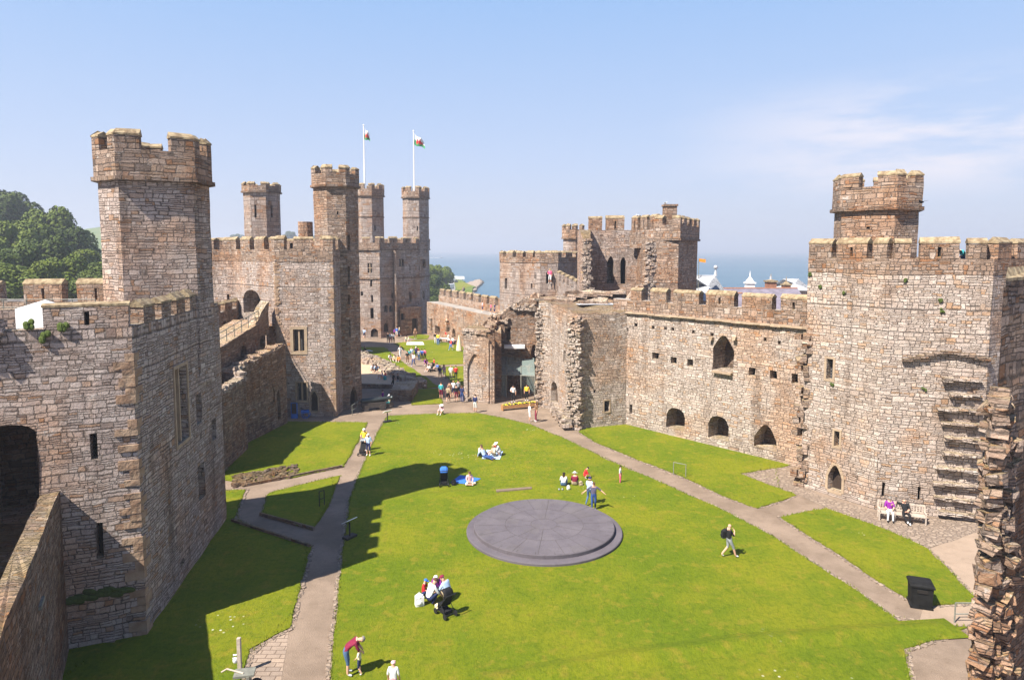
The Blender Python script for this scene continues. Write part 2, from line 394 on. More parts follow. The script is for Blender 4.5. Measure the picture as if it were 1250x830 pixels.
# ------------------------------------------------------------------ masonry builders
def archz(op, t):
    k = abs(2*t-1); z0, z1 = op['zs'], op['z1']
    if op['arch'] == 'r': return z0+(z1-z0)*math.sqrt(max(0, 1-k*k))
    return z0+(z1-z0)*(1-k**1.75)
def lines(vals, cell):
    vals = sorted(set(round(v, 5) for v in vals)); out = [vals[0]]
    for a, b in zip(vals, vals[1:]):
        n = max(1, math.ceil((b-a)/cell-1e-6))
        out += [a+(b-a)*k/n for k in range(1, n+1)]
    return out
def facet(mb, A, B, z0, z1, ops=(), u0=0, m=0, top=None, cell=1.3):
    A = Vector((A[0], A[1])); B = Vector((B[0], B[1])); L = (B-A).length; d = (B-A)/L
    us = lines([0, L]+[o['u0'] for o in ops]+[o['u1'] for o in ops], cell if not top else min(cell, .45))
    vs = lines([z0, z1]+[o['z0'] for o in ops]+[o['z1'] for o in ops], cell)
    zc = max([o['z1'] for o in ops]+[z0])
    def P(u, z):
        if top and z > zc+1e-6:
            tz = top(A.x+d.x*u, A.y+d.y*u); z = zc+(z-zc)/(z1-zc)*(max(tz, zc+.05)-zc)
        return (A.x+d.x*u, A.y+d.y*u, z)
    def q(u, z): return (u0+u, z)
    for a, b in zip(us, us[1:]):
        for c, e in zip(vs, vs[1:]):
            um, vm = (a+b)/2, (c+e)/2
            if any(o['u0'] < um < o['u1'] and o['z0'] < vm < o['z1'] for o in ops): continue
            mb.face([P(a, c), P(b, c), P(b, e), P(a, e)], [q(a, c), q(b, c), q(b, e), q(a, e)], m)
    for o in ops:
        if o['arch']:
            N = 10
            for k in range(N):
                a, b = o['u0']+(o['u1']-o['u0'])*k/N, o['u0']+(o['u1']-o['u0'])*(k+1)/N
                za, zb = archz(o, k/N), archz(o, (k+1)/N)
                mb.face([P(a, za), P(b, zb), P(b, o['z1']), P(a, o['z1'])], [q(a, za), q(b, zb), q(b, o['z1']), q(a, o['z1'])], m)
    return us, P
KIND = {  # name, depth, back material
    'slit': ('arrow_slit', .55, 'painted_dark'), 'window': ('window', .45, 'leaded_glass'), 'painted_dark': ('doorway', 1.6, 'painted_dark'), 'recess': ('recess', 1.3, 'stone_inner'),
    'hole': ('putlog_hole', .35, 'painted_dark'), 'door': ('door', .4, 'wood_door'), 'opening': ('window_opening', .9, 'painted_dark'), 'blind': ('blind_arch', .12, 'stone_brown'), 'sky': ('window_opening', 1.0, None)}
def opening_part(o, A, B, root, mat, j):
    A = Vector((A[0], A[1])); B = Vector((B[0], B[1])); d = (B-A).normalized(); n = Vector((d.y, -d.x))
    name, dep, back = KIND[o['kind']]; dep = o.get('depth', dep); back = o.get('back', back)
    def P(u, z, w=0): return (A.x+d.x*u-n.x*w, A.y+d.y*u-n.y*w, z)
    if o['arch']:
        N = 10; prof = [(o['u0'], o['z0']), (o['u1'], o['z0'])]+[(o['u0']+(o['u1']-o['u0'])*k/N, archz(o, k/N)) for k in range(N, -1, -1)]
    else: prof = [(o['u0'], o['z0']), (o['u1'], o['z0']), (o['u1'], o['z1']), (o['u0'], o['z1'])]
    mb = MB(); M = len(prof)
    for k in range(M):
        (ua, za), (ub, zb) = prof[k], prof[(k+1) % M]
        if abs(ua-ub)+abs(za-zb) < 1e-4: continue
        if abs(ua-ub) > abs(za-zb): uvs = [(ua, za), (ub, zb), (ub, zb+dep), (ua, za+dep)]
        else: uvs = [(ua, za), (ua, zb), (ua+dep, zb), (ua+dep, za)]
        mb.face([P(ua, za), P(ua, za, dep), P(ub, zb, dep), P(ub, zb)], [uvs[0], uvs[3], uvs[2], uvs[1]], 0)
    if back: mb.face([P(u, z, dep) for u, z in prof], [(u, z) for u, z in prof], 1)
    ob = mb.build(name, [mat, back or mat], root, j)
    w = o['u1']-o['u0']; hh = o['z1']-o['z0']
    if o.get('mull'):
        b = MB(); nm = o['mull']
        for k in range(1, nm+1):
            u = o['u0']+w*k/(nm+1); zt = archz(o, k/(nm+1)) if o['arch'] else o['z1']
            c = P(u, (o['z0']+zt)/2, dep*.35); b.box(c, (.14, .16, zt-o['z0']), math.atan2(d.y, d.x), 0)
        b.build('mullion', 'dressed', ob)
        if o.get('trans'):
            b = MB(); c = P((o['u0']+o['u1'])/2, o['z0']+hh*o['trans'], dep*.35); b.box(c, (w, .12, .12), math.atan2(d.y, d.x), 0); b.build('transom', 'dressed', ob)
    if o.get('frame'):
        fw = o['frame']; b = MB(); rz = math.atan2(d.y, d.x)
        for k in range(M if not o['arch'] else M):
            (ua, za), (ub, zb) = prof[k], prof[(k+1) % M]
            l = math.hypot(ub-ua, zb-za)
            if l < 1e-3: continue
            mu, mz = (ua+ub)/2, (za+zb)/2; nu, nz = (zb-za)/l, -(ub-ua)/l
            cu, cz = mu+nu*fw/2, mz+nz*fw/2
            e1 = Vector((d.x*(ub-ua)/l, d.y*(ub-ua)/l, (zb-za)/l)); e3 = Vector((d.x*nu, d.y*nu, nz)); e2 = Vector((n.x, n.y, 0))
            c = Vector(P(cu, cz)); ll = l/2+(fw if not o['arch'] and abs(zb-za) < abs(ub-ua) else .02); hw = fw/2; th = .05
            Q = [c+e1*a*ll+e3*b_*hw+e2*c_*th for c_ in (-1, 1) for a, b_ in ((-1, -1), (1, -1), (1, 1), (-1, 1))]
            for f in ((0, 1, 2, 3), (7, 6, 5, 4), (0, 4, 5, 1), (1, 5, 6, 2), (2, 6, 7, 3), (3, 7, 4, 0)): b.face([Q[i] for i in f])
        b.build('surround', 'dressed', ob)
    if o.get('bars'):
        b = MB(); rz = math.atan2(d.y, d.x); nb = o['bars']
        for k in range(1, nb): b.box(P(o['u0']+w*k/nb, o['z0']+hh*.48, dep*.55), (.03, .03, hh*.95), rz)
        for k in range(1, int(hh/.45)): b.box(P((o['u0']+o['u1'])/2, o['z0']+.45*k, dep*.55), (w, .025, .03), rz)
        b.build('grille', 'iron', ob)
    return ob
def ray_facet(A, B, px, py):
    r = ray(px, py); A = Vector((A[0], A[1])); d = (Vector((B[0], B[1]))-A); L = d.length; d /= L
    n = Vector((d.y, -d.x)); dn = r.x*n.x+r.y*n.y
    if dn > -1e-6: return None
    t = (A.x*n.x+A.y*n.y)/dn
    if t <= 0: return None
    X = Vector((r.x*t, r.y*t)); return (X-A).dot(d), H+r.z*t, t, L
def ccw(pts):
    a = sum(p[0]*q[1]-q[0]*p[1] for p, q in zip(pts, pts[1:]+pts[:1]))
    return pts if a > 0 else pts[::-1]
def mkop(A, B, op):
    kind, x0, x1, y0, y1 = op[:5]; o = dict(op[5]) if len(op) > 5 else {}
    xm, ym = (x0+x1)/2, (y0+y1)/2
    c = ray_facet(A, B, xm, ym)
    if not c or not (.1 < c[0] < c[3]-.1): return None
    ua = ray_facet(A, B, x0, ym); ub = ray_facet(A, B, x1, ym); zt = ray_facet(A, B, xm, y0); zb = ray_facet(A, B, xm, y1)
    if not (ua and ub and zt and zb): return None
    u0, u1 = sorted((ua[0], ub[0])); o.update(kind=kind, u0=max(.05, u0), u1=min(c[3]-.05, u1), z0=max(zb[1], .03), z1=zt[1], t=c[2])
    o['arch'] = o.get('arch'); 
    if o['arch']: o['zs'] = o['z1']-min((o['z1']-o['z0'])*.6, (o['u1']-o['u0'])*(.5 if o['arch'] == 'r' else .85)*o.get('flat', 1))
    return o
def solid(root, name, mat, pts, z0, z1, ops=(), top=None, cap='roof_lead', j=.045, cell=1.3, capz=None, uoff=None, topmat=None):
    pts = ccw([Vector((p[0], p[1])) for p in pts]); mb = MB(); per = [[] for _ in pts]
    n = len(pts); edges = [(pts[i], pts[(i+1) % n]) for i in range(n)]
    for op in ops:
        best = None
        for i, (A, B) in enumerate(edges):
            o = mkop(A, B, op)
            if o and o['z1'] < z1 and (best is None or o['t'] < best[1]['t']): best = (i, o)
        if best: per[best[0]].append(best[1])
        else: print('MISSED OPENING', name, op[:5])
    u = uoff if uoff is not None else rnd.uniform(0, 50); ring = []
    for i, (A, B) in enumerate(edges):
        us, P = facet(mb, A, B, z0, z1, per[i], u, 0, top, cell)
        u += (B-A).length
        ring += [P(x, z1) for x in us[:-1]]
    mb.face(ring, [(p[0], p[1]) for p in ring], 1)
    ob = mb.build(name, [mat, cap if cap else mat], root, j)
    for i, (A, B) in enumerate(edges):
        for o in per[i]: opening_part(o, A, B, root, mat, j)
    return ob
def offset(pts, d):
    n = len(pts); out = []
    for i in range(n):
        a, b, c = pts[i-1], pts[i], pts[(i+1) % n]
        d1 = (b-a).normalized(); d2 = (c-b).normalized(); n1 = Vector((d1.y, -d1.x)); n2 = Vector((d2.y, -d2.x))
        k = n1+n2; k = k/max(.3, k.length_squared)*2
        out.append(b+k*d)
    return out
def ringm(root, name, mat, pts, do, di, z0, z1, j=.04, z0i=None, cell=1.3):
    O = offset(pts, do); I = offset(pts, di); mb = MB(); n = len(pts); u = 3.
    for i in range(n):
        k = (i+1) % n
        facet(mb, O[i], O[k], z0, z1, (), u, 0, None, cell); facet(mb, I[k], I[i], z0, z1, (), u+9, 0, None, cell)
        L = (O[k]-O[i]).length; N = max(1, math.ceil(L/cell-1e-6)); Li = (I[k]-I[i]).length
        for s in range(N):
            a, b = s/N, (s+1)/N
            oa, ob, ia, ib = O[i].lerp(O[k], a), O[i].lerp(O[k], b), I[i].lerp(I[k], a), I[i].lerp(I[k], b)
            uu = [(u+a*L, z1), (u+b*L, z1), (u+b*L, z1+.6), (u+a*L, z1+.6)]
            mb.face([(*oa, z1), (*ob, z1), (*ib, z1), (*ia, z1)], uu)
            mb.face([(*oa, z0), (*ia, z0), (*ib, z0), (*ob, z0)], uu)
        u += L
    return mb.build(name, mat, root, j)
CAPK = [1.]
def merlon(root, o0, o1, i1, i0, zs, h, capmat='coping', slit=False, mat='stone_parapet', tilt=0):
    mb = MB(); P = [o0, o1, i1, i0]; L = (o1-o0).length
    if L < .25: return
    u = rnd.uniform(0, 60)
    for k in range(4):
        A, B = P[k], P[(k+1) % 4]
        if (B-A).length < .02: continue
        ops = []
        l = (B-A).length
        if slit and k == 0: ops = [dict(kind='slit', u0=l/2-.09, u1=l/2+.09, z0=zs+.12, z1=zs+h*.78, arch=None)]
        if slit and k == 2: ops = [dict(kind='slit', u0=l/2-.2, u1=l/2+.2, z0=zs+.12, z1=zs+h*.78, arch=None)]
        facet(mb, A, B, zs, zs+h, ops, u, 0, None, .9)
        if ops:
            o = ops[0]; d = (B-A).normalized(); n = Vector((d.y, -d.x)); dep = .22
            q = lambda uu, z, w: (A.x+d.x*uu-n.x*w, A.y+d.y*uu-n.y*w, z)
            r = [(o['u0'], o['z0']), (o['u1'], o['z0']), (o['u1'], o['z1']), (o['u0'], o['z1'])]
            for e in range(4):
                (a, za), (b, zb) = r[e], r[(e+1) % 4]
                mb.face([q(a, za, 0), q(a, za, dep), q(b, zb, dep), q(b, zb, 0)], None, 0)
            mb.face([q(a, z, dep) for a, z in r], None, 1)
        u += l
    ob = mb.build('merlon', [mat, 'painted_dark'], root, .035)
    c = (o0+o1+i1+i0)/4; ov = .045
    def ex(p): return p+(p-c).normalized()*ov
    a, b, cc, d = map(ex, P); zt = zs+h; rh = .24*rnd.uniform(.7, 1.25)*CAPK[0]
    ra, rb = a.lerp(d, .5), b.lerp(cc, .5); th = .09
    mb = MB(); A0, B0, C0, D0 = [(*p, zt+.003) for p in (a, b, cc, d)]; A1, B1, C1, D1 = [(*p, zt+th) for p in (a, b, cc, d)]
    RA, RB = (*ra, zt+th+rh), (*rb, zt+th+rh)
    for f in ([A0, B0, B1, A1], [C0, D0, D1, C1], [A1, B1, RB, RA], [C1, D1, RA, RB], [D0, A0, A1, RA, D1], [B0, C0, C1, RB, B1], [D0, C0, B0, A0]): mb.face(f)
    mb.build('coping', capmat, ob, .035)
    return ob
def battlement(root, pts, z, sill=1.0, mh=1.1, th=.55, pitch=3.0, frac=.62, off=.14, edges=None, string=True, mat='stone_parapet', slits=.35, corners=True):
    """parapet ring on a closed polygon with merlons that turn the corners"""
    pts = ccw([Vector((p[0], p[1])) for p in pts])
    if string: ringm(root, 'string_course', 'stone_dark', pts, off+.12, -.02, z-.22, z, .03)
    ringm(root, 'parapet', mat, pts, off, off-th, z+.003, z+sill)
    O = offset(pts, off); I = offset(pts, off-th); n = len(pts); zs = z+sill+.006
    for i in range(n):
        if edges is not None and not edges(i, pts): continue
        k = (i+1) % n; L = (O[k]-O[i]).length; N = max(1, round(L/pitch)); f = frac/N
        rg = [(q/N-f/2, q/N+f/2) for q in range(1, N)]
        if corners: rg = [(0, f/2)]+rg+[(1-f/2, 1)]
        for a, b in rg:
            big = (b-a)*L > 1.2
            merlon(root, O[i].lerp(O[k], a), O[i].lerp(O[k], b), I[i].lerp(I[k], b), I[i].lerp(I[k], a), zs, mh, slit=big and rnd.random() < slits, mat=mat)
def wall_box(A, B, th):
    d = (B-A).normalized(); n = Vector((d.y, -d.x))
    return [A, B, B-n*th, A-n*th]
def merlon_line(root, A, B, side, z, th, pitch, frac, mh, sill=.0, mat='stone_parapet', slits=.3, slope=0, slitpos=None):
    """merlons along A-B; side: +1 thickness to the left of A>B"""
    d = (B-A); L = d.length; d /= L; n = Vector((-d.y, d.x))*side; N = max(1, round(L/pitch))
    for k in range(N):
        a = (k+(1-frac)/2)/N*L; b = a+frac*L/N
        o0, o1 = A+d*a, A+d*b; i0, i1 = o0+n*th, o1+n*th
        zz = z+slope*(a+b)/2
        q = [o0, o1, i1, i0] if side > 0 else [i0, i1, o1, o0]
        merlon(root, *q, zz, mh, slit=(rnd.random() < slits if slitpos is None else k in slitpos), mat=mat)
def rubble(root, name, mat, A, B, z0, z1, out=.45, w=.5, n=None, size=(.3, .6), flat=.3, seed=1, dens=1.0, nrm=None, dep=.8, wild=1.):
    """toothing: rough stones keyed into a broken wall end between A and B"""
    rr = random.Random(seed); mb = MB(); L = max((B-A).length, .2); d = (B-A).normalized() if (B-A).length > .01 else Vector((1, 0))
    nn = nrm.normalized() if nrm else Vector((d.y, -d.x)); z = z0
    while z < z1:
        hh = flat*rr.uniform(.7, 1.3); u = rr.uniform(-.2, .1)
        while u < L:
            s = rr.uniform(*size)
            if rr.random() < dens:
                o = rr.uniform(.0, out)*abs(math.sin(z*1.9+u*.7))**.5
                c = A+d*(u+s/2)+nn*(o-.25*dep)
                T = Matrix.Rotation(rr.uniform(-.18, .18)*wild, 3, 'X') @ Matrix.Rotation(rr.uniform(-.15, .15)*wild, 3, 'Y')
                mb.box((c.x, c.y, z+hh/2), (s*1.05, dep+rr.uniform(0, .3)*dep, hh*(.95+.3*(wild-1))), math.atan2(d.y, d.x)+rr.uniform(-.25, .25)*wild, 0, T, s*.09*wild)
            u += s
        z += hh
    return mb.build(name, mat, root, 0)
def facing(pts, i):
    a, b = pts[i], pts[(i+1) % len(pts)]; d = b-a; n = Vector((d.y, -d.x)); return n.dot(-(a+b)/2) > 0
exec_parts = True

def quoins(root, P, dA, dB, z0, z1, seed=1, s=1.):
    rr = random.Random(seed); b = MB(); z = z0; k = 0; nA = Vector((dA.y, -dA.x)); nB = Vector((dB.y, -dB.x))
    sA = 1 if nA.dot(dB) < 0 else -1; sB = 1 if nB.dot(dA) < 0 else -1; nA *= sA; nB *= sB; e = .03
    while z < z1:
        h = rr.uniform(.22, .42)*s; la, lb = (rr.uniform(.5, .8)*s, rr.uniform(.28, .42)*s)[::1 if k % 2 else -1]
        if rr.random() < .86:
            z2 = min(z1, z+h-.025); c = P+nA*e+nB*e; a = P+dA*la+nA*e; b_ = P+dB*lb+nB*e; ai = P+dA*la-nA*.1; bi = P+dB*lb-nB*.1; ins = P-nA*.1-nB*.1
            pts = [c, a, ai, ins, bi, b_]; q3 = [Vector((p.x, p.y, z)) for p in pts]; q4 = [Vector((p.x, p.y, z2)) for p in pts]
            for v in q3+q4: v += Vector((rr.uniform(-1, 1), rr.uniform(-1, 1), rr.uniform(-1, 1)))*.012
            for i_ in range(6): b.face([q3[i_], q3[(i_+1) % 6], q4[(i_+1) % 6], q4[i_]])
            b.face([q3[0], q3[1], q3[2], q3[3]]); b.face([q3[0], q3[3], q3[4], q3[5]]); b.face([q4[0], q4[1], q4[2], q4[3]]); b.face([q4[0], q4[3], q4[4], q4[5]])
        z += h; k += 1
    o = b.build('quoin', 'quoin_stone', root); bm = bmesh.new(); bm.from_mesh(o.data); bmesh.ops.recalc_face_normals(bm, faces=bm.faces); bm.to_mesh(o.data); bm.free()
    return o
# ================================================================== THE CASTLE
def root_at(name, label, cat, P, group=None): return thing(name, label, cat, (P[0], P[1], 0), group)
def px_merlons(root, A, B, ranges, z, th, h, slits=(), mat='stone_parapet'):
    d = (B-A).normalized(); n = Vector((d.y, -d.x))
    for k, (x0, x1) in enumerate(ranges):
        a, b = [ray_facet(A, B, x, CY+F*math.tan(math.atan2(H-z-h/2, (A.y+B.y)/2)-PIT))[0] for x in (x0, x1)]
        L = (B-A).length; a, b = max(0, min(a, b)), min(L, max(a, b))
        merlon(root, A+d*a, A+d*b, A+d*b-n*th, A+d*a-n*th, z, h, slit=k in slits, mat=mat)
def turret(root, c, r, angs, z0, zstr, ztop, mat, ops=(), pitch=2.2, name='turret', off=.16, extra=None, frac=.6, sill=.55):
    pts = polyc(c, r, angs)
    t = solid(root, name, mat, pts, z0, zstr, ops, j=.04)
    hh = ztop-zstr
    if extra: ringm(root, 'string_course', 'stone_dark', ccw(pts), .1, -.02, extra-.2, extra, .03)
    battlement(root, pts, zstr, sill=hh*sill, mh=hh*(1-sill)-.42, th=.5, pitch=pitch, frac=frac, off=off)
    return pts
# ---------------- left: square block with tall turret
C1 = G(179, 775); dF = (C1-G(84, 794)).normalized(); C2 = G(276.5, 634)
nF = Vector((dF.y, -dF.x))
FL = C1-dF*12; dW = (C2-C1).normalized()
Zt = zat(C1, 368)
rt = root_at('corner_tower', 'tall hexagonal stone turret rising over a square stone block beside the left lawn', 'castle tower', C1)
blk = [C1, C2, C2-dF*9, FL-nF*11, FL]
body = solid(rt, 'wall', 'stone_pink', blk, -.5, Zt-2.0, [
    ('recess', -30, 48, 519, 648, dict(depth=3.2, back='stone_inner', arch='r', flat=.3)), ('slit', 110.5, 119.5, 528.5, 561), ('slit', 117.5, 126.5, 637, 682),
    ('window', 214, 229, 447, 540, dict(mull=1, frame=.16)), ('slit', 239.5, 246, 480, 518), ('slit', 259, 264, 511, 537), ('slit', 242.5, 250, 566, 609),
    ('hole', 220, 224.5, 683, 691)])
ringm(rt, 'parapet', 'stone_pink', ccw(blk), .0, -.6, Zt-1.997, Zt-1.0)
zs = Zt-.99
CAPK[0] = .25; px_merlons(rt, FL, C1, [(-60, -12), (52, 157)], zs, .6, .82, (1,), 'stone_pink'); CAPK[0] = 1.
merlon_line(rt, C1+dW*.9, C1+dW*9, 1, zs, .6, 1.9, .62, .65, mat='stone_brown')
# broken top of the left wall
rubble(rt, 'broken_edge', 'stone_pink', C1-dF*6.2, C1-dF*4.3, zs-.35, zs+.35, .12, size=(.3, .55), flat=.24, seed=4, dens=.8)
tc_ = Vector((-18.75, 36.3))
zst, ztp = zat(tc_+Vector((1, -2.3)), 215), zat(tc_+Vector((1, -2.3)), 155)
turret(rt, tc_, 2.6, [-80, -38, 42, 84, 135, 185, 230], 9, zst, ztp, 'stone_pink', pitch=2.6, ops=[('hole', 191, 195, 366, 372)])
quoins(rt, C1, -dF, dW, 0, Zt-2.05, 3)
for (u0_, z0_, n_, sx_) in ((.9, 2.15, 6, .35), (1.7, 2.2, 6, .35), (2.6, 2.1, 7, .35), (2.3, zs+.1, 5, .13), (2.9, zs-.3, 5, .13), (3.4, zs+.25, 4, .13)):
    b = MB()
    for k in range(n_): u = u0_+rnd.uniform(-.4, .4)*(sx_/.35); b.ell((*(C1-dF*u+nF*.06), z0_+rnd.uniform(-.15, .15)), (sx_, .07, .13), nu=7, nv=5)
    b.build('moss', 'mossy', rt)
# canvas seen over the broken parapet
tp = Vector((XY(52, 29, 13.4)))
b = MB(); zc = zat(tp, 366)
for s in (0, 1, 2, 3):
    a0, a1 = s*math.pi/2+.6, (s+1)*math.pi/2+.6
    b.face([(tp.x+.95*math.cos(a0), tp.y+.95*math.sin(a0), zc-.35), (tp.x+.95*math.cos(a1), tp.y+.95*math.sin(a1), zc-.35), (tp.x+.15, tp.y, zc)])
    b.face([(tp.x+.95*math.cos(a0), tp.y+.95*math.sin(a0), zc-1.9), (tp.x+.95*math.cos(a1), tp.y+.95*math.sin(a1), zc-1.9), (tp.x+.95*math.cos(a1), tp.y+.95*math.sin(a1), zc-.35), (tp.x+.95*math.cos(a0), tp.y+.95*math.sin(a0), zc-.35)])
tent = thing('canvas_tent', 'white canvas tent top showing over the broken parapet at far left', 'tent', (tp.x, tp.y, zc-1.9))
b.build('canvas', 'white_sheet', tent)
for a in range(4): b = MB(); b.tube([(tp.x+.9*math.cos(a*math.pi/2+.6), tp.y+.9*math.sin(a*math.pi/2+.6), Zt-2), (tp.x+.9*math.cos(a*math.pi/2+.6), tp.y+.9*math.sin(a*math.pi/2+.6), zc-.35)], .03, 6); b.build('pole', 'rail_grey', tent)
# far outer wall behind the block, with two merlons
oA, oB = XY(-60, 46, 12), XY(150, 46, 12)
rt = root_at('outer_wall', 'far outer wall with two broad merlons between the left block and the trees', 'castle wall', oA)
zo = zat(oA, 368)
solid(rt, 'wall', 'stone_brown', wall_box(oA, oB, 2.5), -.5, zo)
px_merlons(rt, oA, oB, [(12-40, 0), (29, 76), (94, 140)], zo, .6, zat(oA, 347)-zo, (1, 2))
b = MB()
for z in (.45, .95): b.tube([(oA.x, oA.y-3, zo+z-.6), (oB.x, oB.y-3, zo+z-.6)], .03, 6)
for k in range(9): p = oA.lerp(oB, k/8); b.tube([(p.x, p.y-3, zo-.7), (p.x, p.y-3, zo+.4)], .03, 6)
b.build('railing', 'rail_grey', rt)
solid(rt, 'walkway', 'stone_brown', wall_box(oA-V2(0, 3.2), oB-V2(0, 3.2), 3.1), -.5, zo-.65)
# ---------------- lower left curtain wall with its walk
PA = G(84, 794); zc = zat(PA, 600); PB = G(-3, 787, zc); dd = (PB-PA).normalized(); PB = PB+dd*7; PA2 = PA-dd*.05
nn = Vector((dd.y, -dd.x))
if nn.x > 0: nn = -nn
rt = root_at('wall_walk', 'dark low curtain wall with a wall walk leading to the doorway at lower left', 'castle wall', PA)
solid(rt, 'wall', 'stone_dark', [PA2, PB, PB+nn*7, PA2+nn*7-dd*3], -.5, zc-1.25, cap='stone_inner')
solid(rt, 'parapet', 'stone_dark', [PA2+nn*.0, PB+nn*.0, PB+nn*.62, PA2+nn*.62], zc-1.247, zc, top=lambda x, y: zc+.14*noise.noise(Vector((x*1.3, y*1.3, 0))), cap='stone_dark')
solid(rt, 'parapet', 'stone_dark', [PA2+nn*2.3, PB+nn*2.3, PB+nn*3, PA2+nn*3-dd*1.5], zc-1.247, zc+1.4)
for t in (.30, .62): 
    b = MB(); p = PA.lerp(PB, t); b.box((p.x-nn.x*.02, p.y-nn.y*.02, zc-1.4-t*1.6), (.75, .1, .14), math.atan2(dd.y, dd.x)); b.build('lamp_bracket', 'rail_grey', rt)
# ---------------- inner walls between the block and the second tower
def G3(px, py, z): return G(px, py, z)
s1a, s1b = G(262, 486, 5.7), G(300, 463, 5.7); s2a, s2b = G(283, 452, 6.4), G(345, 420, 7.4)
rt = root_at('inner_wall', 'ruined inner wall with a stepped broken crest between the two left towers', 'castle wall', s1b)
def leftn(a, b):
    d = (b-a).normalized(); n = Vector((-d.y, d.x)); return n if n.x < 0 else -n
n1 = leftn(s1a, s1b); n2 = leftn(s2a, s2b)
jag = lambda z, a: (lambda x, y: z+a*noise.noise(Vector((x*.9, y*.9, 2))))
solid(rt, 'wall', 'stone_dark', [s1a, s1b, s1b+n1*.6, s1a+n1*.6], -.5, 5.7, top=jag(5.7, .25), cap='stone_pale', ops=[('blind', 331, 335, 472, 491, dict(arch='p', back='painted_dark'))] if 0 else ())
solid(rt, 'wall', 'stone_dark', [s2a+V2(.25, 0), s2b+V2(.25, 0), s2b+n2*1.0, s2a+n2*1.0], -.5, 7.2, [('blind', 331, 335.5, 472, 491, dict(arch='p')), ('painted_dark', 338.6, 342, 476, 512, dict(arch='p'))], top=lambda x, y: 6.3+1.0*(y-s2a.y)/(s2b.y-s2a.y)+.25*noise.noise(Vector((x, y*.9, 3))), cap='stone_pale')
for k_ in range(5):
    pa_, pb_ = s2a.lerp(s2b, k_/5)+V2(.25, 0), s2a.lerp(s2b, (k_+1)/5)+V2(.25, 0); zz_ = 6.3+1.0*k_/5
    rubble(rt, 'crest_stones', 'stone_pale', pa_+n2*.45, pb_+n2*.45, zz_-.1, zz_+.22, .25, size=(.3, .6), flat=.2, seed=60+k_, dep=.8)
rubble(rt, 'crest_stones', 'stone_pale', s1a+n1*.3, s1b+n1*.3, 5.6, 5.9, .2, size=(.3, .6), flat=.2, seed=70, dep=.6)
rubble(rt, 'crest_stones', 'stone_pale', s1b+n1*.2, s2a+V2(.4, .2), 5.7, 6.2, .3, size=(.3, .6), flat=.22, seed=71, dep=.6)
w4a, w4b = G(250, 437, 7.8), G(323, 392, 9.3); n4 = leftn(w4a, w4b)
rt = root_at('curtain_wall', 'upper wall walk with a metal handrail climbing to the arched doorway of the second tower', 'castle wall', w4b)
solid(rt, 'wall', 'stone_dark', [w4a, w4b, w4b+n4*3, w4a+n4*3], -.5, 9.3, [('recess', 293, 301, 422, 438, dict(arch='r', depth=.6)), ('recess', 317.5, 323, 410, 424, dict(arch='r', depth=.6))], top=lambda x, y: 7.8+1.6*max(0, min(1, (y-w4a.y)/(w4b.y-w4a.y)))+.2*noise.noise(Vector((x, y, 5))), cap='stone_pale')
p0, p1 = XY(262, 62, 10), XY(299, 72, 10); 
solid(rt, 'parapet', 'stone_brown', wall_box(p0-V2(.3, 3), p1, .6), 5, zat(p1, 374), ops=[('slit', 273, 276, 392, 397)])
merlon_line(rt, p0-V2(.3, 3), p1, 1, zat(p1, 374)+.003, .6, 3, .62, .7)
sa_, sb_ = w4a.lerp(w4b, .84)+n4*.1, w4b+V2(.3, .3); solid(rt, 'wall_stub', 'stone_brown', wall_box(sa_, sb_, .8), 8, 11.4, top=lambda x, y: 9.2+1.9*max(0, (y-sa_.y)/(sb_.y-sa_.y))+.4*noise.noise(Vector((x*2, y*2, 4))), cap='stone_pale', j=.07)
b = MB(); q0, q1 = w4a+n4*.3, w4b+n4*.3
for k in range(9):
    p = q0.lerp(q1, k/8); zb = 7.8+1.6*k/8; b.tube([(p.x, p.y, zb-.1), (p.x, p.y, zb+1.05)], .035, 6)
for h_ in (.55, 1.05): b.tube([(q0.x, q0.y, 7.8+h_), (q1.x, q1.y, 9.4+h_)], .035, 6)
b.build('handrail', 'rail_grey', rt)
# ---------------- second tower (mid left)
B2, C_ = G(342, 508), G(410, 509); C_.y = B2.y = (B2.y+C_.y)/2
rt = root_at('mid_tower', 'broad polygonal tower with a slim stair turret at the end of the left wall', 'castle tower', C_)
E_ = C_+V2(0, 3.0)
Zs = zat(C_, 304); 
pts = [C_, E_, E_+V2(-.5, 9), B2+V2(-6, 14), B2+V2(-13.5, 12), B2+V2(-12.5, 7.2), B2+V2(-6.6, 6.3), B2]
solid(rt, 'wall', 'stone_pink', pts, -.5, Zs-1.2, [
    ('painted_dark', 297, 318, 354, 383, dict(arch='r', flat=.5)), ('painted_dark', 325.5, 338, 398, 426, dict(arch='r', flat=.6)),
    ('window', 358, 371.5, 402, 429, dict(mull=1, frame=.28)), ('window', 362.5, 374.5, 467, 489, dict(mull=1, frame=.14)),
    ('door', 379, 388, 477.5, 502, dict(arch='p', frame=.12)), ('slit', 277, 280.5, 359, 372)])
battlement(rt, pts, Zs-1.2, sill=1.15, mh=.95, th=.6, pitch=3.3, frac=.66, off=.03, string=False, slits=.6)
Tc = Vector((C_.x-.75, C_.y+4.6))
zst, ztp = zat(Tc-V2(0, 2), 225.5), zat(Tc-V2(0, 2), 200)
turret(rt, Tc, 2.25, [-72, -22, 24, 72, 125, 175, 230], -.5, zst, ztp, 'stone_brown', pitch=2.2, ops=[
    ('slit', 424.5, 427.5, 287, 306), ('slit', 424.5, 427.5, 325, 347), ('slit', 424.5, 427.5, 360, 372), ('slit', 425, 428, 390, 412), ('slit', 425, 428, 432, 452), ('door', 427, 436, 472, 495, dict(arch='p')), ('hole', 411, 413, 318-60, 262)])
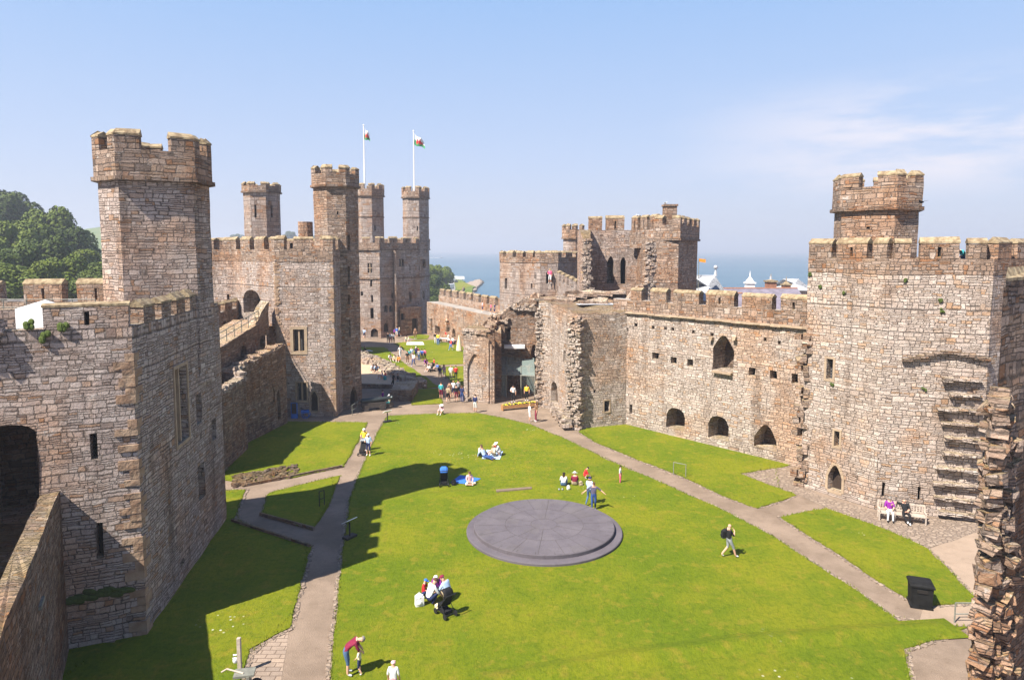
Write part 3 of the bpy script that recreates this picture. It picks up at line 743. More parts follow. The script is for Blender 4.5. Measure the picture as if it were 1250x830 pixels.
b = MB(); p = XY(373, C_.y+6, 18); b.tube([(p.x, p.y, Zs-1.2), (p.x, p.y, zat(p, 271))], .75, 12); b.build('chimney', 'stone_parapet', rt)
b = MB()
st = G(383, 506)
for k in range(4): b.box((st.x, st.y+.5-k*.15+.35, .1+.2*(3-k)-.1), (1.5-.0*k, .9+.3*k, .2))
b.build('steps', 'stone_dark', rt)
quoins(rt, B2, V2(1, 0), (B2+V2(-6.6, 6.3)-B2).normalized(), 0, Zs-1.3, 5, .6); quoins(rt, C_, V2(-1, 0), V2(0, 1), 0, Zs-1.3, 6, .7)
# distant turret seen over it
qc = XY(320, 96, 22); rt = root_at('queens_tower', 'distant pale turret standing alone above the second tower roof', 'castle tower', qc)
solid(rt, 'wall', 'stone_far', polyc(qc+V2(-1, 6), 8, [-67, -22, 22, 67, 112, 157, 202, 247]), -.5, 17)
turret(rt, qc, 2.45, [-78, -38, 12, 60, 100, 150, 215], 10, zat(qc-V2(0, 2), 233), zat(qc-V2(0, 2), 221), 'stone_far', pitch=1.9, ops=[('slit', 310.5, 313, 250, 266), ('slit', 330.5, 333, 251, 266)])
# ---------------- great far tower with two flag turrets
P1 = G(465, 413); P2 = G(513, 407); P0 = P1+V2(-7.5, 1.5)
rt = root_at('great_tower', 'massive distant polygonal tower with two flag turrets closing the far end', 'castle tower', P1)
P3 = XY(524, 137, 8)
zpar = zat(P1, 304)
pts = [P0, P1, P2, P3, P3+V2(-1, 9), P1+V2(0, 22), P0+V2(-5, 16), P0+V2(-6, 7)]
solid(rt, 'wall', 'stone_far', pts, -.5, zpar, [
    ('window', 448.5, 454, 321.5, 333, dict(mull=1, trans=.5)), ('slit', 452, 454.5, 342, 350), ('hole', 440.5, 443, 356, 361), ('slit', 453, 455.5, 360, 369), ('slit', 452, 456, 376, 389),
    ('door', 452.5, 461.5, 401, 411.5, dict(arch='r')), ('door', 468.5, 474.5, 394.5, 405, dict(arch='r')), ('window', 487.5, 493, 316, 325, dict(mull=1)), ('slit', 499.5, 502.5, 357, 368),
    ('window', 469, 473.5, 372.5, 381, dict(arch='r')), ('window', 475, 479.5, 372.5, 381, dict(arch='r')), ('slit', 478, 480.5, 357.5, 364),
    ('slit', 516, 519.5, 317, 327), ('slit', 516, 518.5, 355, 365)], cell=3)
ringm(rt, 'string_course', 'stone_dark', ccw(pts), .15, -.02, zat(P1, 339)-.3, zat(P1, 339), .03, cell=3)
battlement(rt, pts, zpar, sill=1.1, mh=.8, th=.7, pitch=3.0, frac=.6, slits=.3)
tl, tr = XY(452, 131, 20), XY(507.5, 132.5, 20)
turret(rt, tl, 2.6, [-70, -38, 8, 55, 95, 150, 215], zpar-2, zat(tl, 239), zat(tl, 224.5), 'stone_far', pitch=1.9, extra=zat(tl, 264.5), ops=[('slit', 457, 459, 275, 282)], sill=.5)
turret(rt, tr, 2.55, [-72, -35, 15, 58, 95, 150, 215], zpar-2, zat(tr, 241.5), zat(tr, 228), 'stone_far', pitch=1.9, extra=zat(tr, 265.5), ops=[('slit', 508.5, 510, 276, 282)], sill=.5)
# annexe with a sloping top at its foot
a0, a1 = G(489, 410.5), G(514, 408); 
solid(rt, 'porch', 'stone_far_brown', [a0, a1, a1+V2(0, 3), a0+V2(0, 4)], -.5, zat(a1, 373), [('door', 503, 510, 388.5, 407, dict(arch='r', flat=.4)), ('slit', 492-6, 494, 383, 391)], top=lambda x, y: zat(a1, 373)-.12*abs(x-a1.x+1.5), cap='roof_lead')
b = MB(); pp = P1.lerp(P2, .36)+V2(.15, -.35); b.tube([(*pp, 0), (*pp, zat(pp, 306))], .28, 8); b.build('drainpipe', 'stone_pale', rt)
# flags
def flag(px, topy, zb, lab, dx, drop, wide):
    c = XY(px, 131 if px < 480 else 132.5, 30); zt = zat(c, topy)
    f = thing('flagpole', lab, 'flagpole', (c.x, c.y, zb), group='flagpoles on the far turrets')
    b = MB(); b.tube([(*c, zb), (*c, zt)], [.16, .09], 10); b.ell((*c, zt+.12), (.17, .17, .17)); b.build('pole', 'pole_white', f)
    b = MB(); NU, NVv = 14, 10; gr = []
    for i in range(NU+1):
        u = i/NU; colm = []
        for jv in range(NVv+1):
            v = jv/NVv
            x = c.x+.15+wide*u+.10*math.sin(v*5+u*4); y = c.y+.35*math.sin(u*8+v*2)*u
            z = zt-.3-drop*u**.9-v*2.0*(1-.35*u)-.15*math.sin(u*7)
            colm.append((x, y, z))
        gr.append(colm)
    for i in range(NU):
        for jv in range(NVv):
            u, v = (i+.5)/NU, (jv+.5)/NVv
            red = (abs(v-.5) < .2+.07*math.sin(u*23) and .22 < u < .84) or (abs(u-.55) < .06 and .16 < v < .8)
            b.face([gr[i][jv], gr[i][jv+1], gr[i+1][jv+1], gr[i+1][jv]], None, 2 if red else (0 if v < .5 else 1))
    b.build('flag', ['cloth_white', 'cloth_green', 'cloth_red'], f)
flag(445, 154, zat(tl, 239)+.3, 'white flagpole with limp red, white and green flag on the left far turret', 0, 1.3, .95)
flag(505.5, 161, zat(tr, 241)+.3, 'white flagpole with drooping red, white and green flag on the right far turret', 0, 1.6, 1.9)
# ---------------- far curtain wall
e0 = XY(521, 129, 5); e1 = XY(611, 98, 5)
rt = root_at('far_curtain_wall', 'long far curtain wall with a row of merlons running from the great tower to the right', 'castle wall', e0)
zw = zat(e1, 388)
dE = (e1-e0).normalized(); nE = Vector((-dE.y, dE.x))
if nE.y < 0: nE = -nE
solid(rt, 'wall', 'stone_far_brown', [e0, e1, e1+nE*3, e0+nE*3], -.5, zw, [('slit', 525.5, 528, 389, 404), ('recess', 531, 537, 398, 408), ('door', 552, 556, 401, 412, dict(arch='r')), ('slit', 548-4, 546, 391, 396)], cap='roof_lead', cell=3)
q0, q1 = e0+nE*2.4, e1+nE*2.4; zt = zw+1.2
solid(rt, 'parapet', 'stone_far_brown', [q0, q1, q1+nE*.6, q0+nE*.6], zw+.003, zt, cell=3)
merlon_line(rt, q0, q1, 1 if Vector((-dE.y, dE.x)).dot(nE) > 0 else -1, zt+.003, .6, 3.45, .66, 1.0, mat='stone_parapet', slits=0)
b = MB(); p = e0.lerp(e1, .34); b.box((p.x, p.y-.3, zat(p, 396)), (1.6, 1.0, .8), math.atan2(dE.y, dE.x)); b.tube([(p.x, p.y-.3, zat(p, 392)), (p.x, p.y, zat(p, 380))], [.7, .1], 4); b.build('hood', 'stone_far_brown', rt)
# ---------------- polygonal tower right of centre, far
cs = [XY(610, 99, 10), XY(635, 94.5, 10), XY(659, 92.5, 10), XY(681, 92.5, 10), XY(706, 96.5, 10)]
rt = root_at('round_end_tower', 'plain polygonal tower with a small turret on its right behind the ruined gatehouse', 'castle tower', cs[0])
pts = cs+[cs[4]+V2(2, 7), cs[0]+V2(0, 10)]
zp = zat(cs[2], 321)
solid(rt, 'wall', 'stone_far', pts, -.5, zp, [('slit', 616, 619, 339.5, 353), ('slit', 648, 650, 346, 352), ('painted_dark', 666.5, 675, 331, 346, dict(arch='r'))], cell=3)
battlement(rt, pts, zp, sill=.75, mh=.55, th=.6, pitch=2.2, frac=.62, off=.05, string=False)
tt = XY(700.5, 99, 18)
turret(rt, tt, 1.55, [-80, -30, 8, 60, 120, 180, 230], 8, zat(tt, 290), zat(tt, 273), 'stone_far', pitch=1.3, frac=.5)
# link wall descending to the gate tower
l0, l1 = XY(679, 92, 12), XY(716, 77, 12)
rt = root_at('link_wall', 'short sloping wall with close merlons joining the far tower to the open backed tower', 'castle wall', l0)
solid(rt, 'wall', 'stone_far', wall_box(l0, l1, 1.2), -.5, 12.2, top=lambda x, y: zat(l0, 341)+(zat(l1, 362)-zat(l0, 341))*(l0.y-y)/(l0.y-l1.y))
merlon_line(rt, l0, l1, 1, zat(l0, 341), .6, 2.2, .6, 1.0, slope=(zat(l1, 362)-zat(l0, 341))/(l1-l0).length, slits=0, mat='stone_far')
# ---------------- open backed gate tower
Y0, Y1 = 73., 79.
gl, gr = XY(712, Y0, 15), XY(797, Y0, 15)
rt = root_at('open_tower', 'hollow ruined tower open at the back showing two tall lancet windows', 'castle tower', gl)
zt = zat(V2(0, Y1), 281)
bl, br_ = XY(708, Y1, 15), XY(775, Y1, 15)
solid(rt, 'back_wall', 'stone_pink', wall_box(bl, br_+V2(1, 0), 2.0), -.5, zt, [('sky', 741, 749.5, 313, 346, dict(arch='p', depth=2.0, back=None)), ('opening', 757.5, 764.5, 314, 347, dict(arch='p', depth=1.4))], cap='roof_lead')
px_merlons(rt, bl, br_, [(719, 735), (740, 762)], zt+.003, .7, zat(V2(0, Y1), 267)-zt, (1,))
solid(rt, 'side_wall', 'stone_pink', [gl, gl+V2(.75, 0), XY(720, Y1, 15)+V2(.1, -.01), bl+V2(-.3, -.01)], -.5, zt, top=lambda x, y: zt-1.2*max(0, (Y1-2-y)/4)+.2*noise.noise(Vector((x, y, 8))), cap='stone_dark')
rubble(rt, 'broken_edge', 'stone_pale', gl+V2(0, .1), gl+V2(.7, .1), 8, zt-1.2, .25, size=(.25, .5), flat=.24, seed=3)
zr = zat(V2(0, 72), 291)
rw = [gr+V2(-.6, 0), XY(828, 72, 15), XY(851, 79, 15), XY(840, 84, 15), br_+V2(0, 2), br_+V2(.2, -.02)]
solid(rt, 'side_wall', 'stone_brown', rw, -.5, zr)
rubble(rt, 'broken_edge', 'stone_pale', gr+V2(-.7, -.05), gr+V2(.1, .05), 6, zr-.4, .25, size=(.25, .5), flat=.24, seed=5)
battlement(rt, [rw[0]+V2(1, .1), rw[1], rw[2], rw[3]], zr, sill=1.4, mh=zat(V2(0, 72), 262)-zr-1.4-.4, th=.6, pitch=2.3, frac=.6, off=.2)
b = MB(); pb = XY(817, 75, 18); zz = zat(pb, 262); b.box((pb.x, pb.y, (zz+zat(pb, 252))/2-.7), (1.3, 1.3, zat(pb, 252)-zz+1.4)); b.box((pb.x, pb.y, zat(pb, 251)), (1.5, 1.5, .2)); b.build('chimney', 'stone_parapet', rt)
merlon_line(rt, XY(769, Y1-.5, 18), XY(803, Y0+.3, 18), 1, zat(V2(0, 76), 281), .6, 1.75, .68, zat(V2(0, 76), 266)-zat(V2(0, 76), 281), slits=1)
solid(rt, 'parapet', 'stone_parapet', wall_box(XY(769, Y1-.5, 18), XY(803, Y0+.3, 18), .6)[::-1], zr-1, zat(V2(0, 76), 281.2))
# ---------------- north wall
N1, N2 = G(762, 518), G(977, 571); dN = (N2-N1).normalized(); nN = Vector((dN.y, -dN.x)); N0 = N1-dN*1.5; N3 = N2+dN*1.5
rt = root_at('long_wall', 'long sunlit wall with one large arched window and three low arched recesses', 'castle wall', N1)
zs_ = zat(N2, 399)
sq = [(796, 804, 430, 438.5), (818.5, 826, 435.5, 444), (839, 846, 438, 447), (914, 922, 449, 459), (940, 948.5, 452.5, 463.5), (966, 974, 456, 468)]
holes = [(776, 397), (797, 400), (821, 402), (846, 405), (869.5, 408.5), (898, 413), (951.5, 418.5), (765, 402), (934, 414.5), (812, 401)]
solid(rt, 'wall', 'stone_pale', [N0, N3, N3-nN*2.4, N0-nN*2.4], -.5, zs_, [
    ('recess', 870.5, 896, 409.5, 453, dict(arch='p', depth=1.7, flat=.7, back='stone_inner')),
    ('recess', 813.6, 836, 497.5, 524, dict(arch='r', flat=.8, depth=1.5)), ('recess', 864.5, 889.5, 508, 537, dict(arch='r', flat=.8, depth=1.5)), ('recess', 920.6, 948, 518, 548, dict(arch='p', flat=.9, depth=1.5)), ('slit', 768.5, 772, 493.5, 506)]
    +[('window', *s, dict(depth=.7, back='painted_dark')) for s in sq]+[('hole', x-1.8, x+1.8, y-2.2, y+2.2) for x, y in holes])
bx = [N0, N3, N3-nN*2.4, N0-nN*2.4]
b = MB(); c = (N0+N3)/2
for k in range(24):
    p = N0.lerp(N3, (k+.5)/24); b.box((p.x+nN.x*.1, p.y+nN.y*.1, zs_-.05-.05*rnd.random()), ((N3-N0).length/24*1.0, .34, .16), math.atan2(dN.y, dN.x), 0, None, .02)
b.build('string_course', 'dressed', rt)
zp = zat(N2, 381)
solid(rt, 'parapet', 'stone_parapet', [N0, N3, N3-nN*.65, N0-nN*.65], zs_+.003, zp)
px_merlons(rt, N0, N3, [(770, 783), (794, 813), (821.6, 853), (861.6, 896), (905.6, 942.4), (953, 985)], zp+.003, .65, zat(N2, 366.5)-zp-.0, (3, 5))
# window seat and corbels
o = ray_facet(N0, N3, 883, 453); d0 = N0+dN*o[0]
b = MB(); b.box((d0.x+nN.x*.1, d0.y+nN.y*.1, o[1]-.1), (1.7, .5, .16), math.atan2(dN.y, dN.x)); b.build('sill', 'dressed', rt)
b = MB()
for x in (869.5, 898): 
    o = ray_facet(N0, N3, x, 413); p = N0+dN*o[0]+nN*.12; b.box((p.x, p.y, o[1]), (.28, .4, .3), math.atan2(dN.y, dN.x), 0, None, .04)
b.build('corbel', 'dressed', rt)
# ---------------- ruined gatehouse block
K0, K1, K2, K3 = G(657, 497), G(671, 499), G(704, 524), N1+dN*.2
rt = root_at('ruined_gatehouse', 'massive ruined block with a ragged corner beside the long sunlit wall', 'castle ruin', K2)
zk = zat(K2, 384)
body = solid(rt, 'wall', 'stone_pale', [K0, K1, K2, K3, K3+V2(.5, 7), K0+V2(.4, 6)], -.5, zk, [('window', 737.5, 744, 489, 502.5, dict(depth=.6, frame=.1, back='painted_dark')), ('slit', 687, 690, 428, 442), ('recess', 672.5, 681, 466, 497, dict(arch='r', depth=.5)), ('hole', 724, 727, 476, 480)],
    top=lambda x, y: zk+.35*noise.noise(Vector((x*.7, y*.7, 4)))+.05*(y-K2.y), cap='stone_dark', j=.045)
rubble(rt, 'broken_edge', 'stone_pale', K2+V2(-.75, .45), K2+V2(.2, -.1), .0, zk-.2, .24, size=(.2, .42), flat=.2, seed=8, nrm=V2(-.5, -.85))
rubble(rt, 'broken_edge', 'stone_pale', K0+V2(-.15, .1), K0+V2(.7, .05), 0, zk-.4, .22, size=(.2, .42), flat=.2, seed=9, nrm=V2(-.4, -.9))
rubble(rt, 'ledge', 'stone_pale', K1+V2(.5, -.6), K2+V2(-.9, -.1), 0, .7, .5, size=(.5, .9), flat=.34, seed=10, nrm=V2(-.8, -.6))
for (x0, y0, x1, y1, h_, yy0, yy1, sd) in ((655, 0, 700, 0, 11.0, 70.5, 68.5, 1), (690, 0, 765, 0, 11.6, 71.5, 71.5, 2), (705, 0, 742, 0, 11.1, 66.5, 66.0, 3)):
    A, B = XY(x0, yy0, 11), XY(x1, yy1, 11)
    solid(rt, 'wall_stub', 'stone_dark', wall_box(A, B, 1.0), zk-1.2, h_, top=jag(h_, .45), cap='stone_pale', j=.07)
for k in range(7):
    b = MB() if k == 0 else b
    A = XY(660+k*15, 70.8+.1*k, 11); b.box((A.x, A.y, zk+.5+.12*k), (2.0, 1.6, .22), rnd.uniform(-.3, .3), 0, Matrix.Rotation(rnd.uniform(-.08, .12), 3, 'Y'), .05)
b.build('capping_slab', 'stone_pale', rt)
b = MB(); A = G(727, 372, zk+.35); b.box((A.x, A.y, zk+.4), (3.6, 1.7, .07), .12, 0, None, .04); b.build('roof_membrane', 'membrane', rt)
# leaning stub against the long wall
s0, s1 = XY(757, 63.5, 12), XY(786, 62.5, 12)
solid(rt, 'buttress', 'stone_brown', wall_box(s0, s1, 1.4), 9.5, zat(s1, 346), top=lambda x, y: zk+.4+(zat(s1, 348)-zk-.4)*max(0, min(1, (x-s0.x)/(s1.x-s0.x-.5)))**1.4, cap='stone_pale', j=.06)
# back wall of the gate passage
A, B = XY(588, 78, 8), XY(660, 75.5, 8)
z0_, z1_ = zat(A, 399), zat(B, 361)
solid(rt, 'back_wall', 'stone_dark', wall_box(A, B, 1.6), -.5, z1_, [('sky', 616.5, 623, 399.5, 415.5, dict(depth=1.6)), ('opening', 647.5, 657, 420, 455, dict(arch='p', depth=1.2))],
    top=lambda x, y: z0_+(z1_-z0_)*max(0, min(1, (x-A.x)/(B.x-A.x-1)))**.85+.55*noise.noise(Vector((x*1.4, 1, 1)))+.5*noise.noise(Vector((x*4, 1, 5))), cap='stone_pale', j=.09)
rubble(rt, 'rubble_crest', 'stone_pale', A.lerp(B, .12), A.lerp(B, .45), z0_+.5, z0_+1.3, .3, size=(.3, .5), flat=.25, seed=33, dens=.6)
rubble(rt, 'rubble_crest', 'stone_pale', A.lerp(B, .5), A.lerp(B, .9), z0_+2.1, z0_+2.7, .3, size=(.3, .5), flat=.25, seed=34, dens=.6)
A, B = XY(604, 72.8, 5), XY(603, 78, 5)
solid(rt, 'side_wall', 'stone_dark', [A, A+V2(.7, 0), B+V2(.7, 0), B], -.5, 7.2, top=jag(7.3, .6), cap='stone_pale')
b = MB(); q = XY(628, 75.6, 6); b.box((q.x, q.y, zat(q, 423)), (2.3, 1.2, .3)); b.build('roof_membrane', 'membrane', rt)
# free pier left of the passage
Q1, Q2 = G(566, 489), G(595, 492); Q3 = G(603, 492)
rt = root_at('gate_pier', 'free standing ruined pier with a blocked pointed arch left of the gate passage', 'castle ruin', Q1)
zq = zat(Q1, 402)
solid(rt, 'wall', 'stone_pale', [Q1, Q2, Q2+V2(.3, 4.5), Q1+V2(.2, 4.2)], -.5, zq, [('blind', 570.5, 588.5, 432, 486, dict(arch='p', depth=.22, back='stone_pale'))], top=lambda x, y: zq-.1+.3*noise.noise(Vector((x, y, 3)))-.35*math.exp(-((x-Q1.x-1.4)**2)*2)*(1 if y < Q1.y+3 else 0), cap='stone_dark', j=.06)
rubble(rt, 'coping_course', 'stone_pale', Q1+V2(0, .2), Q2+V2(0, .2), zq-.5, zq-.1, .15, size=(.4, .7), flat=.28, seed=30, dens=.85)
rr = [Q2+V2(.02, -.1), Q2+V2(.75, -.05), Q2+V2(.75, 1.5), Q2+V2(.02, 1.5)]
solid(rt, 'shaft', 'stone_brown', rr, -.5, zq-.4, top=jag(zq-.4, .5), cap='stone_pale', j=.06)
b = MB()
for k, xx in enumerate((.12, .42, .66)): b.tube([(Q2.x+xx, Q2.y-.22, 0), (Q2.x+xx, Q2.y-.22, zq-.9-.5*k)], .13, 8)
b.build('colonnette', 'stone_pale', rt)
rubble(rt, 'rubble_top', 'stone_brown', Q2+V2(.1, 3), XY(604, 76, 8), zq-.9, zq-.1, .3, seed=12)
# ---------------- right great tower
T1, T2, T3 = G(977, 593), G(1068, 622), G(1194, 637)
T4 = T3+V2(.84, .54)*5; T5 = T4+V2(2, 9); T0 = T1+T1.normalized()*6+V2(.4, 0)
rt = root_at('right_tower', 'great sunlit tower at right with a turret, a pointed doorway and broken stone courses', 'castle tower', T2)
pts = ccw([T0, T1, T2, T3, T4, T5, T0+V2(6, 6)])
Zp = zat(T2, 316)
solid(rt, 'wall', 'stone_pale', [T0, T1, T2, T3, T4, T5, T0+V2(6, 6)], -.5, Zp-.9, [
    ('window', 1009, 1017, 438, 463, dict(frame=.14)), ('window', 1018.5, 1025, 526, 545, dict(frame=.12)), ('door', 1011, 1028, 567.5, 599.5, dict(arch='p', frame=.16, depth=.55)),
    ('slit', 1076, 1080, 589, 607), ('slit', 1120, 1124, 594, 611), ('hole', 1104, 1108, 345-5, 344)])
ringm(rt, 'parapet', 'stone_parapet', pts, .02, -.6, Zp-.897, Zp)
def off_edge(A, B, d): 
    e = (B-A).normalized(); n = Vector((e.y, -e.x)); return A+n*d, B+n*d
zM = zat(T2, 289)-Zp-.42
px_merlons(rt, *off_edge(T1, T2, .02), [(984, 1015), (1021, 1058), (1066, 1093)], Zp+.003, .62, zM, (1,))
px_merlons(rt, *off_edge(T2, T3, .02), [(1093, 1112), (1124, 1171), (1182, 1205)], Zp+.003, .62, zM, (1,))
e0_, e1_ = off_edge(T3, T4, .02)
merlon_line(rt, e0_, e1_, 1, Zp+.003, .62, 2.4, .7, zM, slits=0)
tcx = XY(1070, 45.5, 19)
zst, ztp = zat(tcx-V2(0, 2), 252.5), zat(tcx-V2(0, 2), 206.5)
turret(rt, tcx, 2.55, [-100, -52, 24, 70, 120, 170, 220], Zp-2, zst, ztp, 'stone_brown', pitch=2.4, ops=[('hole', 1058, 1062, 277, 280)], frac=.66)
# scar: drip line and broken courses of a vanished wall
dT = (T3-T2).normalized(); nT = Vector((dT.y, -dT.x)); rz = math.atan2(dT.y, dT.x)
b = MB(); LT = (T3-T2).length
hip = [(1103, 440), (1120, 436), (1140, 431), (1160, 429), (1180, 433), (1200, 437), (1206, 439)]
last = None
for (xa, ya), (xb, yb) in zip(hip, hip[1:]):
    for s in range(2):
        x, y = xa+(xb-xa)*(s+.5)/2, ya+(yb-ya)*(s+.5)/2
        o = ray_facet(T2, T3, x, y)
        if o: p = T2+dT*o[0]+nT*.1; b.box((p.x, p.y, o[1]), (.6, .42, .13), rz, 0, Matrix.Rotation(rnd.uniform(-.05, .05), 3, 'Y'), .02)
b.build('drip_course', 'stone_dark', rt)
rr_ = random.Random(5); b = MB()
for k, y in enumerate((462, 481, 499, 516, 534, 553, 571, 590, 608, 625)):
    x0 = 1150-6*math.sin(k*1.1)-k*.9
    b = MB(); a = ray_facet(T2, T3, x0, y)[0]; L1 = LT-.35; z = ray_facet(T2, T3, 1170, y)[1]; u = a
    if k == 1: u += .6
    while u < L1:
        s = rr_.uniform(.3, .6)
        for lay in range(2):
            p = T2+dT*(u+s/2)+nT*(rr_.uniform(.02, .24)-lay*.08)
            b.box((p.x, p.y, z-lay*.12+rr_.uniform(-.03, .03)), (s*1.05, .55, .10), rz+rr_.uniform(-.12, .12), 0, Matrix.Rotation(rr_.uniform(-.1, .1), 3, 'X'), .035)
        u += s
    b.build('broken_course', 'stone_pale', rt)
rubble(rt, 'broken_edge', 'stone_brown', T1+V2(-.35, .2), T1+V2(.2, -.1), 0, zat(T1, 400), .12, size=(.3, .4), flat=.4, seed=21, dens=.5)
for x, y in ((1002, 350), (1030, 358), (1148, 367), (1150, 379), (1016, 470), (1128, 475), (1105, 342), (989, 335)):
    o = ray_facet(T1, T2, x, y) if x < 1090 else ray_facet(T2, T3, x, y); A_ = T1 if x < 1090 else T2; d_ = (T2-T1).normalized() if x < 1090 else dT; b = MB()
    for k in range(5):
        p = A_+d_*(o[0]+rnd.uniform(-.1, .1))+Vector((d_.y, -d_.x))*.05; b.ell((p.x, p.y, o[1]+rnd.uniform(-.1, .1)), (.08, .08, .07), nu=6, nv=4)
    b.build('moss', 'mossy', rt)
# ---------------- near wall end at right edge
dQ = Vector((.80, .60)); nQ = Vector((.60, -.80)); Q = XY(1224, 18.2, 14.5)
rt = root_at('near_wall', 'dark near wall end with ragged projecting stones at the right edge', 'castle wall', Q)
zq = zat(Q, 350)
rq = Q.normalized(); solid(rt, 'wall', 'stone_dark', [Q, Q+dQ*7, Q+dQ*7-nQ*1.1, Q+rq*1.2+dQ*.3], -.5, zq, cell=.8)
merlon(rt, Q-dQ*0+nQ*.04, Q+dQ*6+nQ*.04, Q+dQ*6-nQ*1.15, Q+rq*1.25+dQ*.3, zq+.003, .15, mat='stone_dark')
zr0 = zat(Q, 548)
for (za, zb, o_, wd, sd) in ((-.2, zr0*.45, .62, 1.5, 40), (zr0*.45, zr0*.8, .5, 1.25, 41), (zr0*.8, zr0, .3, .8, 42), (zr0, zr0+1.6, .12, .45, 43)):
    rubble(rt, 'broken_edge', 'stone_brown', Q+dQ*.15, Q+dQ*wd, za, zb, o_*.8, size=(.16, .44), flat=.2, seed=sd, nrm=nQ-dQ*.3, dens=.7, wild=1.9, dep=.55)
    rubble(rt, 'broken_edge', 'stone_brown', Q+rq*.9, Q, za, zb, o_*.3, size=(.2, .45), flat=.22, seed=sd+9, nrm=Vector((-rq.y, rq.x)), dens=.85, wild=1.9, dep=.35)

# ================================================================== GROUND, SEA, FAR LAND
def outline(P, step=.8, a=.06, seed=0):
    out = []
    for i, p in enumerate(P):
        q = P[(i+1) % len(P)]; L = (q-p).length; n = max(1, int(L/step)); d = (q-p).normalized() if L > 0 else Vector((1, 0)); m = Vector((-d.y, d.x))
        for k in range(n):
            s = p.lerp(q, k/n); w = a*min(1.5, max(.5, s.length/50))
            out.append(s+m*(noise.noise(Vector((s.x*1.7, s.y*1.7, seed)))*w*2+noise.noise(Vector((s.x*.5, s.y*.5, seed+5)))*w*2) if 1 else s)
    return out
def sheet(name, mat, P, z, thick=0, step=.8, a=.06, parent=None, kind='structure', lab=None):
    P = ccw([Vector(p) for p in P]); O = outline(P, step, a) if step else P
    mb = MB(); mb.face([(p.x, p.y, z) for p in O])
    if thick:
        for p, q in zip(O, O[1:]+O[:1]): mb.face([(p.x, p.y, z-thick), (q.x, q.y, z-thick), (q.x, q.y, z), (p.x, p.y, z)])
    o = mb.build(name, mat, parent)
    if kind: o['kind'] = kind
    return o
def GP(*l): return [G(*p) for p in l]
sheet('courtyard_path', 'path_tarmac', [V2(-70, -12), V2(70, -12), V2(60, 66), V2(30, 66), V2(20, 86), V2(-1, 140), V2(-60, 160), V2(-70, 120)], 0, 6, step=0)
LZ = .06
def lawn(P, nm='lawn', mat='lawn'): return sheet(nm, mat, P, LZ, .06, .5)
lawn(GP((473, 508), (531, 505.5), (582, 504.5), (603, 508), (645, 518), (672, 529), (698, 540), (737.5, 560), (770, 574), (822, 596), (876, 620), (940, 653), (968, 672), (1000, 692), (1050, 725), (1100, 761), (1120, 764), (1183, 766), (1103, 793), (1114, 840), (1140, 960), (390, 960), (404, 830), (409, 768), (415, 706), (421, 657), (428, 609), (440, 575), (460, 530)))
lawn(GP((705, 527), (740, 516), (762, 514), (800, 522), (860, 536), (973, 566), (955, 571), (902, 578), (973, 605), (925, 621), (880, 605), (833, 582), (780, 562), (726.6, 540)))
lawn(GP((952, 632), (1008, 620.5), (1080, 647), (1133, 670), (1160, 700), (1196, 736), (1136, 739), (1109, 732), (1072, 710), (1040, 687), (1000, 662)))
lawn(GP((300, 598), (283, 637), (330, 652), (379.5, 668), (372, 692), (366, 719), (353, 767), (304, 793), (293, 832), (275, 960), (60, 960), (60, 790), (140, 785), (230, 640), (255, 600)))
lawn(GP((329, 602), (368, 592), (415, 581), (404, 610), (383, 647), (350, 638), (317.6, 629)))
lawn(GP((297, 591), (360, 583), (420, 570), (432, 548), (449, 516), (345, 515), (325, 520), (300, 545), (270, 585)))
lawn(GP((481, 419.6), (505, 416), (528, 415), (548, 419), (575, 426), (575, 444), (538, 445.5), (520, 442), (497, 429)))
lawn(GP((533, 448.5), (575, 446.5), (575, 473), (556, 471), (545, 460)))
lawn(GP((436, 424), (469, 424), (482, 434), (494, 444), (515, 458), (535.5, 472), (518, 474.5), (494, 457), (480, 450), (455, 438), (464, 434), (436, 431)))
lawn(GP((503, 475.5), (535, 474.5), (539, 493), (502.5, 495)))
lawn(GP((498, 411.5), (512, 408.3), (524, 409.5), (522, 414), (508, 415)))
sheet('sand_area', 'path_sand', GP((430, 436), (455, 446), (478, 458), (503, 474), (430, 474)), .008, step=1)
sheet('flagstone_paving', 'flagstones', GP((353, 767), (304, 793), (290, 850), (341, 850)), .008, step=1)
sheet('gravel_area', 'path_gravel', GP((1133, 670), (1200, 640), (1240, 650), (1250, 760), (1196, 736), (1160, 700)), .008, step=1)
sheet('gravel_area', 'path_gravel', GP((1125, 741), (1196, 738), (1230, 745), (1230, 766), (1122, 762)), .012, step=1)
sheet('cobbled_verge', 'cobbles', GP((972, 586), (1000, 605), (1068, 625), (1205, 640), (1200, 646), (1133, 670), (1080, 647), (1008, 620), (975, 604), (955, 590)), .016, step=.8)
sheet('cobbled_verge', 'cobbles', GP((902, 577), (955, 569), (975, 585), (978, 600), (973, 604)), .02, step=.8)
sheet('path_branch', 'path_tarmac', GP((925, 622), (973, 606), (1006, 620), (952, 631)), .012, step=.8)
def edging(P, seed, w=.2):
    rr = random.Random(seed); b = MB()
    for a, c_ in zip(P, P[1:]+P[:1]):
        if a.y > 66 or a.y < 20 or abs(a.x) > a.y*.8: continue
        d = c_-a; L_ = d.length
        if L_ < .01: continue
        d /= L_; n_ = Vector((d.y, -d.x)); u = 0
        while u < L_:
            s_ = rr.uniform(.14, .30)
            if rr.random() < .8: q_ = a+d*(u+s_/2)+n_*(.10+rr.uniform(-.03, .05)); b.box((q_.x, q_.y, .0), (s_*.95, rr.uniform(.12, .2), rr.uniform(.03, .09)), math.atan2(d.y, d.x)+rr.uniform(-.15, .15), 0, None, .015)
            u += s_
    o = b.build('path_edging', 'cobbles', weld=False); o['kind'] = 'structure'
